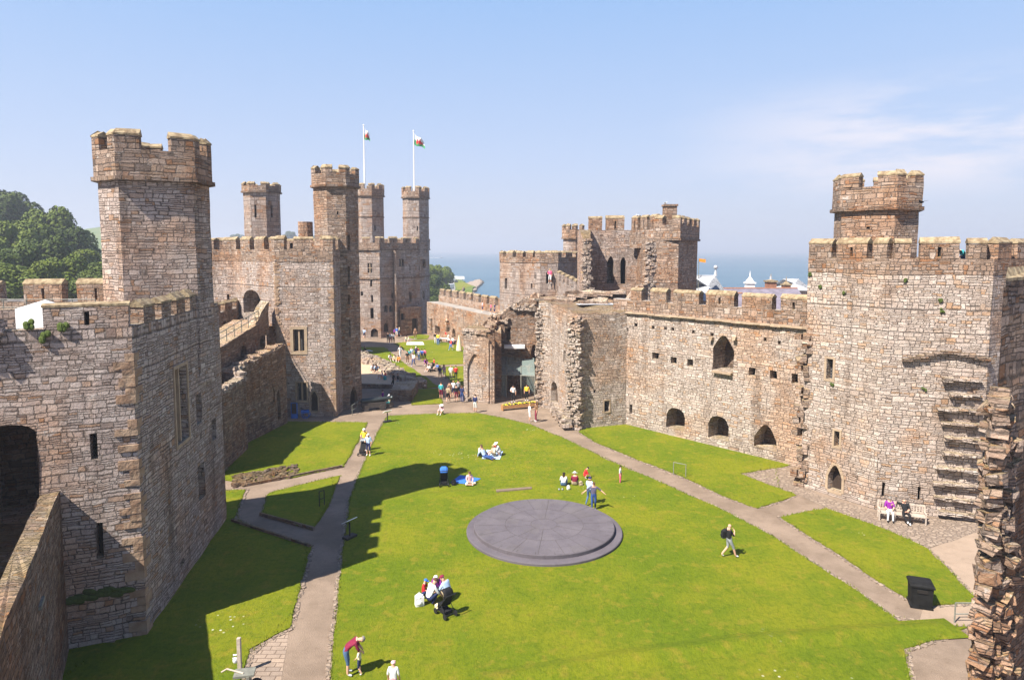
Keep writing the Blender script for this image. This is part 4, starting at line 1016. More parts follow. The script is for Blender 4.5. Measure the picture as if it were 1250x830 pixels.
LAWNS = [[v.co.xy.copy() for v in o.data.vertices if v.co.z > LZ-.001] for o in COL.objects if o.name.startswith('lawn')]
def inside(p, P):
    c = False; j_ = len(P)-1
    for i_ in range(len(P)):
        a, b_ = P[i_], P[j_]
        if (a.y > p.y) != (b_.y > p.y) and p.x < (b_.x-a.x)*(p.y-a.y)/(b_.y-a.y)+a.x: c = not c
        j_ = i_
    return c
def blades(N, seed):
    rr = random.Random(seed); V, Fc = [], []
    small = [P[::1] for P in LAWNS]; bb = [(min(p.x for p in P), max(p.x for p in P), min(p.y for p in P), max(p.y for p in P)) for P in small]
    def blade(x, y, h):
        a = rr.uniform(0, 6.28); w_ = h*.28; i_ = len(V); V.extend([(x-w_*math.cos(a), y-w_*math.sin(a), LZ-.01), (x+w_*math.cos(a), y+w_*math.sin(a), LZ-.01), (x+rr.uniform(-.5, .5)*h, y+rr.uniform(-.5, .5)*h, LZ+h)]); Fc.append((i_, i_+1, i_+2))
    for P in small:                      # ragged verges
        for a, b_ in zip(P, P[1:]+P[:1]):
            if a.y > 75 or a.length < 18: continue
            for k in range(int((b_-a).length*14)): q_ = a.lerp(b_, rr.random()); blade(q_.x+rr.gauss(0, .05), q_.y+rr.gauss(0, .05), rr.uniform(.04, .11))
    n = 0
    while n < N:
        y = 22+38*rr.random()**1.6; x = rr.uniform(-.62, .62)*y; p = Vector((x, y))
        if noise.noise(Vector((x*.5, y*.5, 3)))+rr.uniform(-.4, .4) < 0: n += .3; continue
        for P, q_ in zip(small, bb):
            if q_[0] < x < q_[1] and q_[2] < y < q_[3] and inside(p, P): blade(x, y, rr.uniform(.03, .075)); break
        n += 1
    me = bpy.data.meshes.new('grass'); me.from_pydata(V, [], Fc); me.materials.append(MATS['grass_blade']); o = bpy.data.objects.new('grass', me); COL.objects.link(o); o['kind'] = 'stuff'
leafmat('grass_blade', (.115, .165, .010), (.18, .20, .014), .8)
blades(60000, 4)
for k_, P in enumerate(LAWNS[:4]): edging(P, k_)
# low banks that cross the lawn
def bank(pts, w, h, mat='lawn_bank'):
    mb = MB(); P = [Vector(p) for p in pts]; rows = []
    for i, p in enumerate(P):
        d = (P[min(i+1, len(P)-1)]-P[max(0, i-1)]).normalized(); n = Vector((-d.y, d.x)); row = []
        e = 0 if i in (0, len(P)-1) else 1
        for k in range(9):
            t = k/8; q = p+n*(t-.5)*w; row.append((q.x, q.y, LZ-.01+.013*(0 < k < 8)+h*e*math.sin(math.pi*t)**2))
        rows.append(row)
    for a, b_ in zip(rows, rows[1:]):
        for k in range(8): mb.face([a[k], b_[k], b_[k+1], a[k+1]])
    o = mb.build('grass_bank', mat, smooth=True); o['kind'] = 'structure'; return o
def poly(pts, n=24):
    out = []
    for a, b_ in zip(pts, pts[1:]):
        for k in range(n): out.append(a.lerp(b_, k/n))
    return out+[pts[-1]]
bank(poly(GP((520, 868), (600, 834), (760, 806), (900, 787), (1040, 775), (1168, 767)), 6), 1.5, .17, 'lawn')
bank(poly(GP((440, 622), (500, 608), (600, 599), (700, 592), (800, 590)), 6), 1.4, .10, 'lawn')
sheet('edging_strip', 'path_tarmac', GP((605.5, 600), (649, 596.5), (649.3, 598.6), (606, 602.2)), LZ+.10, .2, step=0)
b = MB(); rr_ = random.Random(3)
for k in range(230):
    t = rr_.random(); p = G(285+78*t, 588-14*t+rr_.uniform(-6, 8)); s = rr_.uniform(.15, .4); b.box((p.x, p.y, .04+rr_.uniform(0, .07)), (s, s*.8, .16), rr_.uniform(0, 3), 0, None, .05)
tag(b.build('rubble_patch', 'stone_inner'), kind='stuff')
b = MB()
for k in range(520):
    t = rr_.random(); pth = [(437, 434), (447, 440), (470, 448), (485, 457), (500, 466), (516, 473)]; i = min(4, int(t*5)); u = t*5-i
    x = pth[i][0]+(pth[i+1][0]-pth[i][0])*u; y = pth[i][1]+(pth[i+1][1]-pth[i][1])*u
    p = G(x+rr_.uniform(-6, 6), y+rr_.uniform(-3.5, 3.5)); s = rr_.uniform(.3, .8); b.box((p.x, p.y, .15+rr_.uniform(0, .3)), (s, s*.8, .5), rr_.uniform(0, 3), 0, None, .1)
tag(b.build('rubble_footing', 'stone_pale'), kind='stuff')
# low wall end near the gun
A, B = G(476, 489), G(503, 490)
rt = root_at('low_wall', 'low dark stub of wall behind the cannon beside the small square lawn', 'low wall', A)
solid(rt, 'wall', 'stone_dark', [A, B, B+V2(0, 5), A+V2(0, 5)], -.3, 1.3, top=jag(1.2, .3), cap='stone_pale')
A, B = G(430, 473.8), G(503, 475)
rt = root_at('retaining_kerb', 'low dark retaining kerb between the sand area and the tower shade', 'low wall', A)
solid(rt, 'wall', 'stone_dark', [A, B, B+V2(0, .5), A+V2(0, .5)], -.3, .5, cap='stone_pale')
# kerbs of the side path
b = MB()
for p, q in ((GP((301, 593.5), (363, 581.5))), (GP((363, 581.5), (418, 570.5))), (GP((317.6, 629), (383, 647))), GP((283, 637), (379, 668.5))):
    d = (q-p); L = d.length; d.normalize(); c = (p+q)/2; b.box((c.x, c.y, .08), (L, .12, .24), math.atan2(d.y, d.x))
o = b.build('path_kerb', 'stone_dark'); o['kind'] = 'structure'
# slate dais
dc = G(665, 655); eL, eR = G(568.7, 655), G(761, 655); RO = (eR.x-eL.x)/2; dc = Vector(((eL.x+eR.x)/2, 0)); dc.y = (G(665, 613).y+G(665, 695).y)/2
rt = root_at('slate_dais', 'round two-stepped grey slate dais in the middle of the lawn', 'dais', dc)
def disc(name, c, r, z0, z1, ring=None):
    mb = MB(); N = 96; sect = [(0, .18), (.18, .56), (.56, .985), ]
    for k in range(N):
        a, a2 = 2*math.pi*k/N, 2*math.pi*(k+1)/N; P = lambda an, rr, z: (c[0]+rr*math.cos(an), c[1]+rr*math.sin(an), z)
        mb.face([P(a, r, z0), P(a2, r, z0), P(a2, r, z1-.03), P(a, r, z1-.03)]); mb.face([P(a, r, z1-.03), P(a2, r, z1-.03), P(a2, r-.03, z1), P(a, r-.03, z1)])
        mb.face([P(a, r-.03, z1), P(a2, r-.03, z1), (c[0], c[1], z1)])
    return mb.build(name, 'dais_slate', rt)
disc('lower_step', dc, RO, 0, .20); c2 = dc+V2(0, .12)
disc('upper_step', c2, RO*.905, .20, .416)
for nm_, k1, k2 in (('slate_a', (.122, .110, .120), (.10, .09, .099)), ('slate_b', (.112, .101, .112), (.092, .083, .093)), ('slate_c', (.118, .107, .112), (.098, .088, .094))): pathmat(nm_, k1, k2, (.12, .1, .12), sc=2)
b = MB(); RU = RO*.905-.04
for r0_, r1_, nk in ((0, .19, 6), (.19, .38, 10), (.38, .56, 14), (.56, .80, 18), (.80, 1, 26)):
    for k in range(nk):
        mi_ = rnd.choice((0, 0, 1, 1, 2)); ns = max(1, 96//nk)
        for q_ in range(ns):
            a, a2 = 2*math.pi*(k+q_/ns)/nk, 2*math.pi*(k+(q_+1)/ns)/nk; P = lambda an, rr: (c2.x+RU*rr*math.cos(an), c2.y+RU*rr*math.sin(an), .42)
            b.face([P(a, r0_), P(a, r1_), P(a2, r1_), P(a2, r0_)] if r0_ else [P(a, 0), P(a, r1_), P(a2, r1_)], None, mi_)
b.build('slab', ['slate_a', 'slate_b', 'slate_c'], rt)
b = MB(); r2 = RO*.905
def arcline(r, w=.018, n=72):
    for k in range(n):
        a, a2 = 2*math.pi*k/n, 2*math.pi*(k+1)/n
        b.face([(c2.x+rr*math.cos(an), c2.y+rr*math.sin(an), .424) for an, rr in ((a, r-w), (a, r), (a2, r), (a2, r-w))][::-1])
for fr in (.19, .56): arcline(r2*fr)
for (n_, f0, f1, ph) in ((10, 0.19, .56, .2), (18, .56, .99, .05), (24, .92, .99, 0.1)):
    for k in range(n_):
        a = 2*math.pi*k/n_+ph; d = Vector((math.cos(a), math.sin(a))); m = Vector((-d.y, d.x))*.010
        b.face([(*(c2+d*r2*f0-m), .4245), (*(c2+d*r2*f1-m), .4245), (*(c2+d*r2*f1+m), .4245), (*(c2+d*r2*f0+m), .4245)])
b.build('joint', 'dark_timber', rt)
# sea and far land
SEA = -7.0
o = sheet('sea', 'sea_water', [V2(-7000, 60), V2(7000, 60), V2(7000, 14000), V2(-7000, 14000)], SEA, step=0)
def land(name, mat, P, z, th=3, st=8, a=1.0): return sheet(name, mat, P, z, th, st, a)
sheet('ground', 'field', [V2(-900, -20), V2(-64, -20), V2(-64, 170), V2(-30, 200), V2(-30, 330), V2(-120, 500), V2(-900, 900)], -.6, 7, step=12, a=1)
sheet('ground', 'path_tarmac', [V2(22, -20), V2(300, -20), V2(300, 150), V2(60, 140), V2(12, 110), V2(6, 88)], -3.5, 5, step=0)
zl = -5.2
hd = [G(380, 420, zl), G(480, 330, zl), G(523, 327, zl), G(548, 336, zl), G(562, 342, zl), G(570, 346.5, zl), G(577, 350, zl), G(571, 362, zl), G(566, 380, zl), G(563, 430, zl)]
land('headland', 'field', hd, zl)
land('beach', 'beach', [G(566, 345.5, zl), G(586, 341, zl-1), G(588, 345, zl-1), G(580, 354, zl-1), G(577, 362, zl-1), G(571, 375, zl-1), G(568, 395, zl-1), G(560, 430, zl-1), G(545, 420, zl), G(552, 375, zl)], zl-.6, 1.5, 3, .8)
sheet('shore_road', 'far_road', [G(548, 342, zl), G(554, 343, zl), G(556, 352, zl), G(550, 365, zl), G(541, 385, zl), G(528, 410, zl), G(505, 410, zl), G(530, 380, zl), G(541, 362, zl), G(549, 351, zl)], zl+.02, step=0)
land('shore_lawn', 'lawn_bank', GP(*[])+[G(556, 343, zl), G(568, 345, zl), G(576, 349, zl), G(565, 353, zl), G(558, 354, zl)], zl+.03, .1, 3, .5)
b = MB(); pa = [G(566, 352, zl), G(562, 362, zl), G(556, 375, zl), G(548, 395, zl)]
for p, q in zip(pa, pa[1:]):
    c = (p+q)/2; d = q-p; b.box((c.x, c.y, zl+.3), (d.length, .8, 1.2), math.atan2(d.y, d.x))
tag(b.build('sea_wall', 'stone_dark'), 'low grey sea wall between the shore road and the beach', 'sea wall')
# wakes
def wake(x0, x1, y, th, lab):
    a, b_ = G(x0, y, SEA), G(x1, y, SEA); mb = MB(); n = 14
    for k in range(n):
        t = k/n; w = (b_-a).length/n*.8*(.5+rnd.random()); p = a.lerp(b_, t+.5/n); mb.ell((p.x, p.y+rnd.uniform(-1, 1)*th, SEA+.2), (w*.6, th*(.6+rnd.random()), .8), nu=8, nv=4)
    return tag(mb.build('foam', 'render_white'), kind='stuff')
wake(574, 608, 309.6, 60, ''); wake(521, 537, 315, 25, '')
bt = thing('motor_boat', 'tiny dark motor boat trailing white foam on the bay', 'boat', (*G(539, 315, SEA), SEA))
P = G(539, 315, SEA); b = MB(); L = 9
for sx in (1,):
    hull = [(-L/2, -1.4), (L*.2, -1.5), (L/2, 0), (L*.2, 1.5), (-L/2, 1.4)]
    lo = [(P.x+x*.85, P.y+y*.6, SEA-.3) for x, y in hull]; hi = [(P.x+x, P.y+y, SEA+1.4) for x, y in hull]
    for k in range(5): b.face([lo[k], lo[(k+1) % 5], hi[(k+1) % 5], hi[k]])
    b.face(hi)
b.build('hull', 'vehicle_dark', bt); b = MB(); b.box((P.x-.5, P.y, SEA+2.1), (3, 2, 1.4), 0, 0, None, .15); b.build('cabin', 'vehicle_white', bt)
# hills on the left
def hill(name, mat, c, rx, ry, h, z0=-.8, n=28):
    mb = MB(); 
    def P(i, j):
        u, v = i/n*2-1, j/n*2-1; x, y = c[0]+u*rx, c[1]+v*ry; r = min(1, math.hypot(u, v)); hh = h*(math.cos(math.pi*r)*.5+.5)*(1+.35*noise.noise(Vector((x*.02, y*.02, 0))))
        return (x, y, z0+hh-.4)
    for i in range(n):
        for jv in range(n): mb.face([P(i, jv), P(i+1, jv), P(i+1, jv+1), P(i, jv+1)])
    o = mb.build(name, mat, smooth=True); o['kind'] = 'structure'; return o
hill('wooded_hill', 'field', (-150, 190), 110, 70, 16)
hill('far_hill', 'field', (-640, 1050), 420, 300, 44)


# ------------------------------------------------------------------ trees
def crown_mesh(seed, r=5, h=9, n=9500, leaf=.27):
    rr = random.Random(seed); v = []; f = []; 
    blobs = []
    for k in range(17):
        a = rr.uniform(0, 6.28); q = rr.uniform(.1, .78); z = rr.uniform(.12, .98); q *= (1-(2*z-.95)**2*.55)
        blobs.append((Vector((math.cos(a)*q*r, math.sin(a)*q*r, z*h*.86+1)), rr.uniform(.26, .44)*r))
    for k in range(n):
        c, br = blobs[rr.randrange(len(blobs))]
        d = Vector((rr.gauss(0, 1), rr.gauss(0, 1), rr.gauss(0, 1)+.25)).normalized()
        p = c+d*br*(1-abs(rr.gauss(0, .13)))*Vector((1, 1, .8)).length/1.62
        nrm = (d+Vector((rr.uniform(-.8, .8), rr.uniform(-.8, .8), rr.uniform(-.4, .9)))).normalized()
        t = nrm.orthogonal().normalized(); t.rotate(Matrix.Rotation(rr.uniform(0, 6.28), 3, nrm)) if 0 else None
        bt_ = nrm.cross(t); s = leaf*rr.uniform(.6, 1.35); i = len(v)
        v += [p-t*s, p+bt_*s*.6, p+t*s, p-bt_*s*.6]; f.append((i, i+1, i+2, i+3))
    me = bpy.data.meshes.new('crown'); me.from_pydata([tuple(x) for x in v], [], f); return me
CR = [crown_mesh(s) for s in (1, 2, 3)]
def trunk_mesh(seed):
    rr = random.Random(seed); b = MB(); b.tube([(0, 0, -1), (0.1, 0, 2), (.15, .1, 5)], [.45, .33, .18], 8)
    for k in range(6):
        a = rr.uniform(0, 6.28); z = 1.8+k*.5; b.tube([(0.05, 0, z), (math.cos(a)*1.4, math.sin(a)*1.4, z+1.4), (math.cos(a)*2.6, math.sin(a)*2.6, z+2.6)], [.16, .1, .04], 6)
    o = b.build('trunk', 'bark'); me = o.data; bpy.data.objects.remove(o); return me
TM = [trunk_mesh(5), trunk_mesh(6)]
def tree(loc, s, hz, mat, lab, k, grp):
    t = thing('broadleaf_tree', lab, 'tree', loc, grp, True, rz=rnd.uniform(0, 6)); t.scale = (s, s, s*hz)
    c = bpy.data.objects.new('crown', CR[k % 3]); COL.objects.link(c); c.parent = t
    if not CR[k % 3].materials: CR[k % 3].materials.append(None)
    c.material_slots[0].link = 'OBJECT'; c.material_slots[0].material = MATS[mat]
    w = bpy.data.objects.new('trunk', TM[k % 2]); COL.objects.link(w); w.parent = t
    return t
def tree_at(px, topy, Y, s, hz, mat, lab, k, grp, zt=None):
    p = XY(px, Y, 15); z = zat(p, topy)-9.2*s*hz; return tree((p.x, p.y, z), s, hz, mat, lab, k, grp)
g1 = 'woodland trees on the hill at left'
for k, a in enumerate([
    (20, 238, 205, 2.1, .95, 'leaf_dark', 'tallest dark tree on the skyline of the wooded hill'),
    (-25, 250, 190, 2.0, .95, 'leaf_dark', 'dark tree cut by the left frame on the hill skyline'),
    (70, 261, 175, 1.75, 1.0, 'leaf_mid', 'bright green tree standing right of the tallest dark tree'),
    (36, 274, 160, 1.5, .95, 'leaf_mid', 'mid green tree below the tallest dark tree'),
    (4, 272, 150, 1.5, 1.0, 'leaf_mid', 'bright rounded tree at the left frame edge'),
    (88, 283, 165, 1.4, .9, 'leaf_dark', 'dark tree on the right shoulder of the wood'),
    (100, 308, 150, 1.2, .85, 'leaf_mid', 'low tree where the wood falls to the field'),
    (118, 322, 135, 1.0, .85, 'leaf_dark', 'small dark tree touching the tall turret'),
    (62, 296, 140, 1.4, .9, 'leaf_dark', 'dark tree in the middle of the wood'),
    (24, 303, 130, 1.35, .95, 'leaf_dark', 'dark tree above the far outer wall at left'),
    (-14, 304, 128, 1.35, .9, 'leaf_dark', 'dark bushy tree low at the left frame edge'),
    (84, 318, 125, 1.15, .9, 'leaf_mid', 'light green tree just above the two broad merlons'),
    (50, 322, 118, 1.1, .85, 'leaf_mid', 'rounded tree showing between the two broad merlons'),
    (112, 326, 120, 1.05, .85, 'leaf_dark', 'dark tree behind the right broad merlon'),
    (10, 328, 115, 1.1, .85, 'leaf_mid', 'low green tree above the left merlon')]): tree_at(*a, k, g1)
g2 = 'trees along the shore road'
for k, a in enumerate([
    (527, 324, 300, 1.5, .9, 'leaf_mid', 'tall tree against the great tower by the shore'),
    (536, 327, 330, 1.5, .9, 'leaf_mid', 'round tree at the seaward end of the shore trees'),
    (526, 338, 255, 1.5, .9, 'leaf_dark', 'dark tree between the great tower and the shore road'),
    (534, 343, 280, 1.1, .9, 'leaf_mid', 'small tree overhanging the shore road'),
    (524, 352, 230, 1.3, .8, 'leaf_dark', 'lowest dark tree above the first merlon of the far wall'),
    (544, 331, 350, .9, .9, 'leaf_dark', 'small dark tree at the tip of the shore trees')]): tree_at(*a, k+1, g2)
for k in range(9):
    p = Vector((-560+k*42+rnd.uniform(-10, 10), 930+rnd.uniform(-30, 40))); tree((p.x, p.y, 22+rnd.uniform(-4, 4)), 2.4, .75, 'leaf_dark', ['far hedgerow tree on the distant field']*1 and 'far hedgerow tree on the distant field', k, 'hedgerow trees on the far field')
# ------------------------------------------------------------------ shore vehicles
def vehicle(kind, px, py, rz, lab, mat):
    p = G(px, py, zl); t = thing('parked_car' if kind == 'car' else 'camper_van', lab, 'car' if kind == 'car' else 'van', (p.x, p.y, zl+.03), 'vehicles parked on the shore road', True, rz)
    L, W, Hh = (4.3, 1.75, .8) if kind == 'car' else (7, 2.3, 2.2)
    b = MB(); prof = [(-L/2, .3), (L/2, .3), (L/2, .3+Hh*.75), (L/2-.3, .3+Hh), (-L/2+.1, .3+Hh), (-L/2, .3+Hh*.8)]
    for s in (-1, 1): b.face([(x, s*W/2, z) for x, z in (prof if s < 0 else prof[::-1])])
    for k in range(6): (x, z), (x2, z2) = prof[k], prof[(k+1) % 6]; b.face([(x, W/2, z), (x2, W/2, z2), (x2, -W/2, z2), (x, -W/2, z)])
    b.build('body', mat, t)
    b = MB()
    if kind == 'car':
        c = [(-L*.36, .3+Hh), (L*.22, .3+Hh), (L*.08, 1.75-.25), (-L*.28, 1.5)]
        for s in (-1, 1): b.face([(x, s*W*.44, z) for x, z in (c if s < 0 else c[::-1])])
        for k in range(4): (x, z), (x2, z2) = c[k], c[(k+1) % 4]; b.face([(x, W*.44, z), (x2, W*.44, z2), (x2, -W*.44, z2), (x, -W*.44, z)])
    else: b.box((L/2-.5, 0, 1.9), (1.02, W*.94, .7))
    b.build('glazing', 'glass_dark', t)
    for x in (-L*.32, L*.32):
        for s in (-1, 1):
            b = MB(); b.tube([(x, s*(W/2-.2), .33), (x, s*(W/2+.02), .33)], .33, 12); b.build('wheel', 'iron', t)
    return t
vehicle('van', 549.5, 343, .6, 'white camper van at the far end of the shore road', 'vehicle_white')
vehicle('van', 553, 341.5, .2, 'white camper van parked sideways by the shore lawn', 'vehicle_white')
vehicle('car', 556, 345, 1.2, 'dark car parked beside the shore lawn', 'vehicle_dark')
vehicle('van', 549.5, 352.5, 1.3, 'white van parked halfway along the shore road', 'vehicle_white')
vehicle('car', 545.5, 359, 1.2, 'blue car parked lower on the shore road', 'vehicle_blue')
vehicle('car', 543.5, 363, 1.2, 'white car nearest the castle on the shore road', 'vehicle_white')
vehicle('van', 561, 341.8, .1, 'grey-white van beyond the shore lawn', 'render_white')
# ------------------------------------------------------------------ town roofs behind the long wall
def house(name, lab, cat, x0, x1, Y, depth, eave_y, ridge_y, wall, roof, hip=False, finial=False, hh=None):
    a, b_ = XY(x0, Y, 8), XY(x1, Y, 8); ze, zr = zat(a, eave_y), zat(V2(0, Y+depth/2), ridge_y); t = thing(name, lab, cat, ((a.x+b_.x)/2, Y, -3.5))
    mb = MB(); x0, x1 = a.x, b_.x; y0, y1 = Y, Y+depth; C4 = [(x0, y0), (x1, y0), (x1, y1), (x0, y1)]
    for k in range(4): p, q = C4[k], C4[(k+1) % 4]; mb.face([(*p, -3.5), (*q, -3.5), (*q, ze), (*p, ze)])
    ym = (y0+y1)/2; ins = depth*.42 if hip else 0
    if not hip: mb.face([(x0, y0, ze), (x0, ym, zr), (x0, y1, ze)]); mb.face([(x1, y0, ze), (x1, y1, ze), (x1, ym, zr)])
    mb.build('wall', wall, t)
    mb = MB(); o = .35; E = [(x0-o, y0-o, ze-.1), (x1+o, y0-o, ze-.1), (x1+o, y1+o, ze-.1), (x0-o, y1+o, ze-.1)]; RA, RB = (x0-o+ins, ym, zr), (x1+o-ins, ym, zr)
    mb.face([E[0], E[1], RB, RA]); mb.face([E[2], E[3], RA, RB]); mb.face([E[3], E[0], RA]); mb.face([E[1], E[2], RB])
    r = mb.build('roof', roof, t)
    mb = MB(); mb.tube([RA, RB], .14, 6); mb.build('ridge', 'brick_red' if not hip else 'lead_pale', r)
    if finial:
        mb = MB(); mb.tube([RA, (RA[0], RA[1], RA[2]+.9)], [.25, .08], 8); mb.ell((RA[0], RA[1], RA[2]+1.15), (.28, .28, .28)); mb.build('finial', 'lead_pale', r)
    for k in range(3):
        xx = x0+(x1-x0)*(k+.5)/3; mb = MB(); mb.box((xx, y0-.03, ze-2), (1.1, .1, 1.5)); mb.build('window', 'glass_dark', t)
    return t, zr
t, zr = house('town_house', 'house with a pale lead hipped roof and ball finial above the long wall', 'house', 852, 888, 86, 9, 366, 337, 'stone_far', 'lead_pale', hip=True, finial=True)
t, zr = house('town_house', 'long house with a purple slate roof behind the merlons at right', 'house', 897, 990, 92, 11, 380, 352, 'stone_far', 'slate')
t2, _ = house('town_house', 'white gabled house peeping between two merlons of the long wall', 'house', 898, 912, 84, 6, 378, 358, 'render_white', 'slate')
def stack(px, y0, y1, Y, w, mat, lab, cone=None, pots=0):
    c = XY(px, Y, 12); z0, z1 = zat(c, y0)-2.5, zat(c, y1); t = thing('chimney_stack' if not cone else 'roof_cupola', lab, 'chimney' if not cone else 'cupola', (c.x, c.y, z0))
    b = MB(); b.box((c.x, c.y, (z0+z1)/2), (w, w, z1-z0)); b.build('body', mat, t)
    b = MB(); b.box((c.x, c.y, z1+.08), (w*1.25, w*1.25, .22)); b.build('cap', 'render_white' if mat == 'render_white' else 'coping', t)
    b = MB()
    if cone: b.tube([(c.x, c.y, z1+.2), (c.x, c.y, z1+cone), (c.x, c.y, z1+cone+.8)], [w*.62, .1, .03], 8); b.build('spire', 'render_white' if mat == 'render_white' else 'coping', t)
    for k in range(pots): b2 = MB(); b2.tube([(c.x+(k-(pots-1)/2)*.5, c.y, z1+.15), (c.x+(k-(pots-1)/2)*.5, c.y, z1+.8)], [.2, .15], 8); b2.build('chimney_pot', 'lead_pale', t)
stack(915.5, 353, 346, 99, 1.1, 'render_white', 'small white cupola on the slate roof ridge', cone=1.0)
stack(941, 353, 344, 99, 1.25, 'brick_red', 'red brick chimney with pale cap right of the white cupola', cone=.35, pots=1)
stack(960, 353, 348, 110, 1.1, 'brick_red', 'low chimney with a pale conical top farther right', cone=.6)
t, _ = house('town_house', 'distant house with a pale pointed roof beside the right tower', 'house', 964, 990, 125, 9, 354, 341, 'stone_far', 'lead_pale', hip=True)
c = XY(855, 90, 15); b = MB(); 
w_ = thing('wind_vane', 'small orange flag on a thin pole above the lead roof', 'flag', (c.x, c.y, 8)); b.tube([(c.x-.2, c.y, 9), (c.x-.2, c.y, zat(c, 316))], .04, 6); b.build('pole', 'rail_grey', w_)
b = MB(); z = zat(c, 318.5); b.face([(c.x-.2, c.y, z+.3), (c.x+.7, c.y, z+.2), (c.x+.7, c.y, z-.25), (c.x-.2, c.y, z-.1)]); b.build('flag', 'flag_orange', w_)

# ================================================================== PEOPLE
POSE = {}
def P_(**k): return k
BASE = dict(pel=(0, 0, .93), bel=(0, .0, 1.08), che=(0, -.01, 1.27), nek=(0, 0, 1.45), hed=(0, .03, 1.58), top=(0, .02, 1.66),
    sh=(.17, 0, 1.40), el=(.24, -.02, 1.14), wr=(.25, .08, .90), ha=(.245, .10, .82), hp=(.10, 0, .90), kn=(.11, .03, .50), an=(.11, 0, .09), to=(.13, .16, .035))
RAD = dict(pel=.135, bel=.12, che=.14, nek=.055, hed=.088, top=.065, sh=.07, el=.045, wr=.028, ha=.030, hp=.095, kn=.062, an=.042, to=.036)
def mk_pose(name, **ch):
    J = {}
    for k, v in BASE.items():
        if k in ('pel', 'bel', 'che', 'nek', 'hed', 'top'): J[k] = Vector(v)
        else: J[k+'R'] = Vector(v); J[k+'L'] = Vector((-v[0], v[1], v[2]))
    for k, v in ch.items():
        if k in J: J[k] = Vector(v)
        else: J[k+'R'] = Vector(v); J[k+'L'] = Vector((-v[0], v[1], v[2]))
    bones = [('pel', 'bel', 2), ('bel', 'che', 1), ('che', 'nek', 1), ('nek', 'hed', 0), ('hed', 'top', 0)]
    for s in 'RL': bones += [('che', 'sh'+s, 1), ('sh'+s, 'el'+s, 1), ('el'+s, 'wr'+s, 5), ('wr'+s, 'ha'+s, 0), ('pel', 'hp'+s, 2), ('hp'+s, 'kn'+s, 2), ('kn'+s, 'an'+s, 3), ('an'+s, 'to'+s, 4)]
    names = list(J); me = bpy.data.meshes.new('b'); me.from_pydata([tuple(J[n]) for n in names], [(names.index(a), names.index(b)) for a, b, _ in bones], [])
    o = bpy.data.objects.new('b', me); COL.objects.link(o)
    sk = o.modifiers.new('s', 'SKIN'); ss = o.modifiers.new('u', 'SUBSURF'); ss.levels = 1; ss.render_levels = 1
    for i, n in enumerate(names):
        r = RAD.get(n) or RAD[n[:-1]]; d = me.skin_vertices[0].data[i]; r *= 1.1 if n not in ('hed', 'top', 'nek') else 1.04; rx = r*(1.2 if n in ('che', 'pel', 'bel') else 1); d.radius = (rx, r*(.82 if n in ('che', 'bel') else 1)); d.use_root = (n == 'pel')
    dg = bpy.context.evaluated_depsgraph_get(); ev = o.evaluated_get(dg); m2 = bpy.data.meshes.new_from_object(ev)
    bpy.data.objects.remove(o)
    def seg(p, a, b):
        t = max(0, min(1, (p-a).dot(b-a)/max(1e-6, (b-a).length_squared))); return (p-(a+(b-a)*t)).length
    V = [v.co.copy() for v in m2.vertices]; Fs = [tuple(p.vertices) for p in m2.polygons]; mi = []
    for f in Fs:
        c = sum((V[i] for i in f), Vector())/len(f)
        best = min(bones, key=lambda q: seg(c, J[q[0]], J[q[1]])-(RAD.get(q[1]) or RAD[q[1][:-1]])*.9); mi.append(best[2])
    mb = MB(); mb.v = V; mb.f = Fs; mb.mi = mi; mb.uv = [[(0, 0)]*len(f) for f in Fs]
    # face
    up = (J['top']-J['nek']).normalized(); fw = POSEFW.get(name, Vector((0, 1, 0))); fw = (fw-up*fw.dot(up)).normalized(); rt_ = fw.cross(up); hc = J['hed']+up*.01
    def L_(x, y, z): return hc+rt_*x+fw*y+up*z
    mb.ell(L_(0, .092, -.012), (.014, .02, .022), 0, 6, 4); mb.ell(L_(0, .083, -.052), (.024, .008, .007), 7, 6, 4)
    for s in (-1, 1): mb.ell(L_(.034*s, .080, .014), (.011, .008, .009), 6, 6, 4); mb.ell(L_(.088*s, .0, 0), (.012, .02, .03), 0, 6, 4)
    # fingers
    for s, sg in (('R', 1), ('L', -1)):
        w, h = J['wr'+s], J['ha'+s]; d = (h-w).normalized(); sd = d.cross(Vector((0, 1, 0)) if abs(d.y) < .8 else Vector((0, 0, 1))).normalized(); nn_ = d.cross(sd)
        for k, l in enumerate((.062, .075, .07, .055)):
            st_ = h+sd*(k-1.5)*.017+d*.015; mb.tube([st_, st_+d*l*.55+nn_*.008, st_+d*l+nn_*.026], [.009, .0085, .006], 5, 0)
        st_ = w+d*.03+sd*.025; mb.tube([st_, st_+sd*.025+d*.03, st_+sd*.028+d*.062], [.011, .010, .007], 5, 0)
    o = mb.build('person', ['cloth_skin', 'cloth_white', 'cloth_jeans', 'cloth_jeans', 'cloth_white', 'cloth_skin', 'cloth_black', 'cloth_lip'], None, weld=False, smooth=True)
    me = o.data; bpy.data.objects.remove(o)
    # hair cap and hats (in head frame)
    M = Matrix((rt_, fw, up)).transposed()
    def headpart(kind):
        b = MB()
        if kind == 'long': b.ell((0, -.018, .022), (.102, .104, .104), 0, 12, 8, -.1); b.ell((0, -.075, -.09), (.085, .045, .15), 0, 10, 6)
        elif kind == 'cap': b.ell((0, -.005, .032), (.104, .108, .09), 0, 12, 8, -.05); b.box((0, .12, .035), (.13, .11, .012))
        elif kind == 'hat': b.ell((0, 0, .04), (.104, .108, .10), 0, 12, 8, -.05); b.tube([(0, 0, .035), (0, 0, .05)], [.2, .18], 14)
        else: b.ell((0, -.02, .024), (.099, .100, .098), 0, 12, 8, -.12)
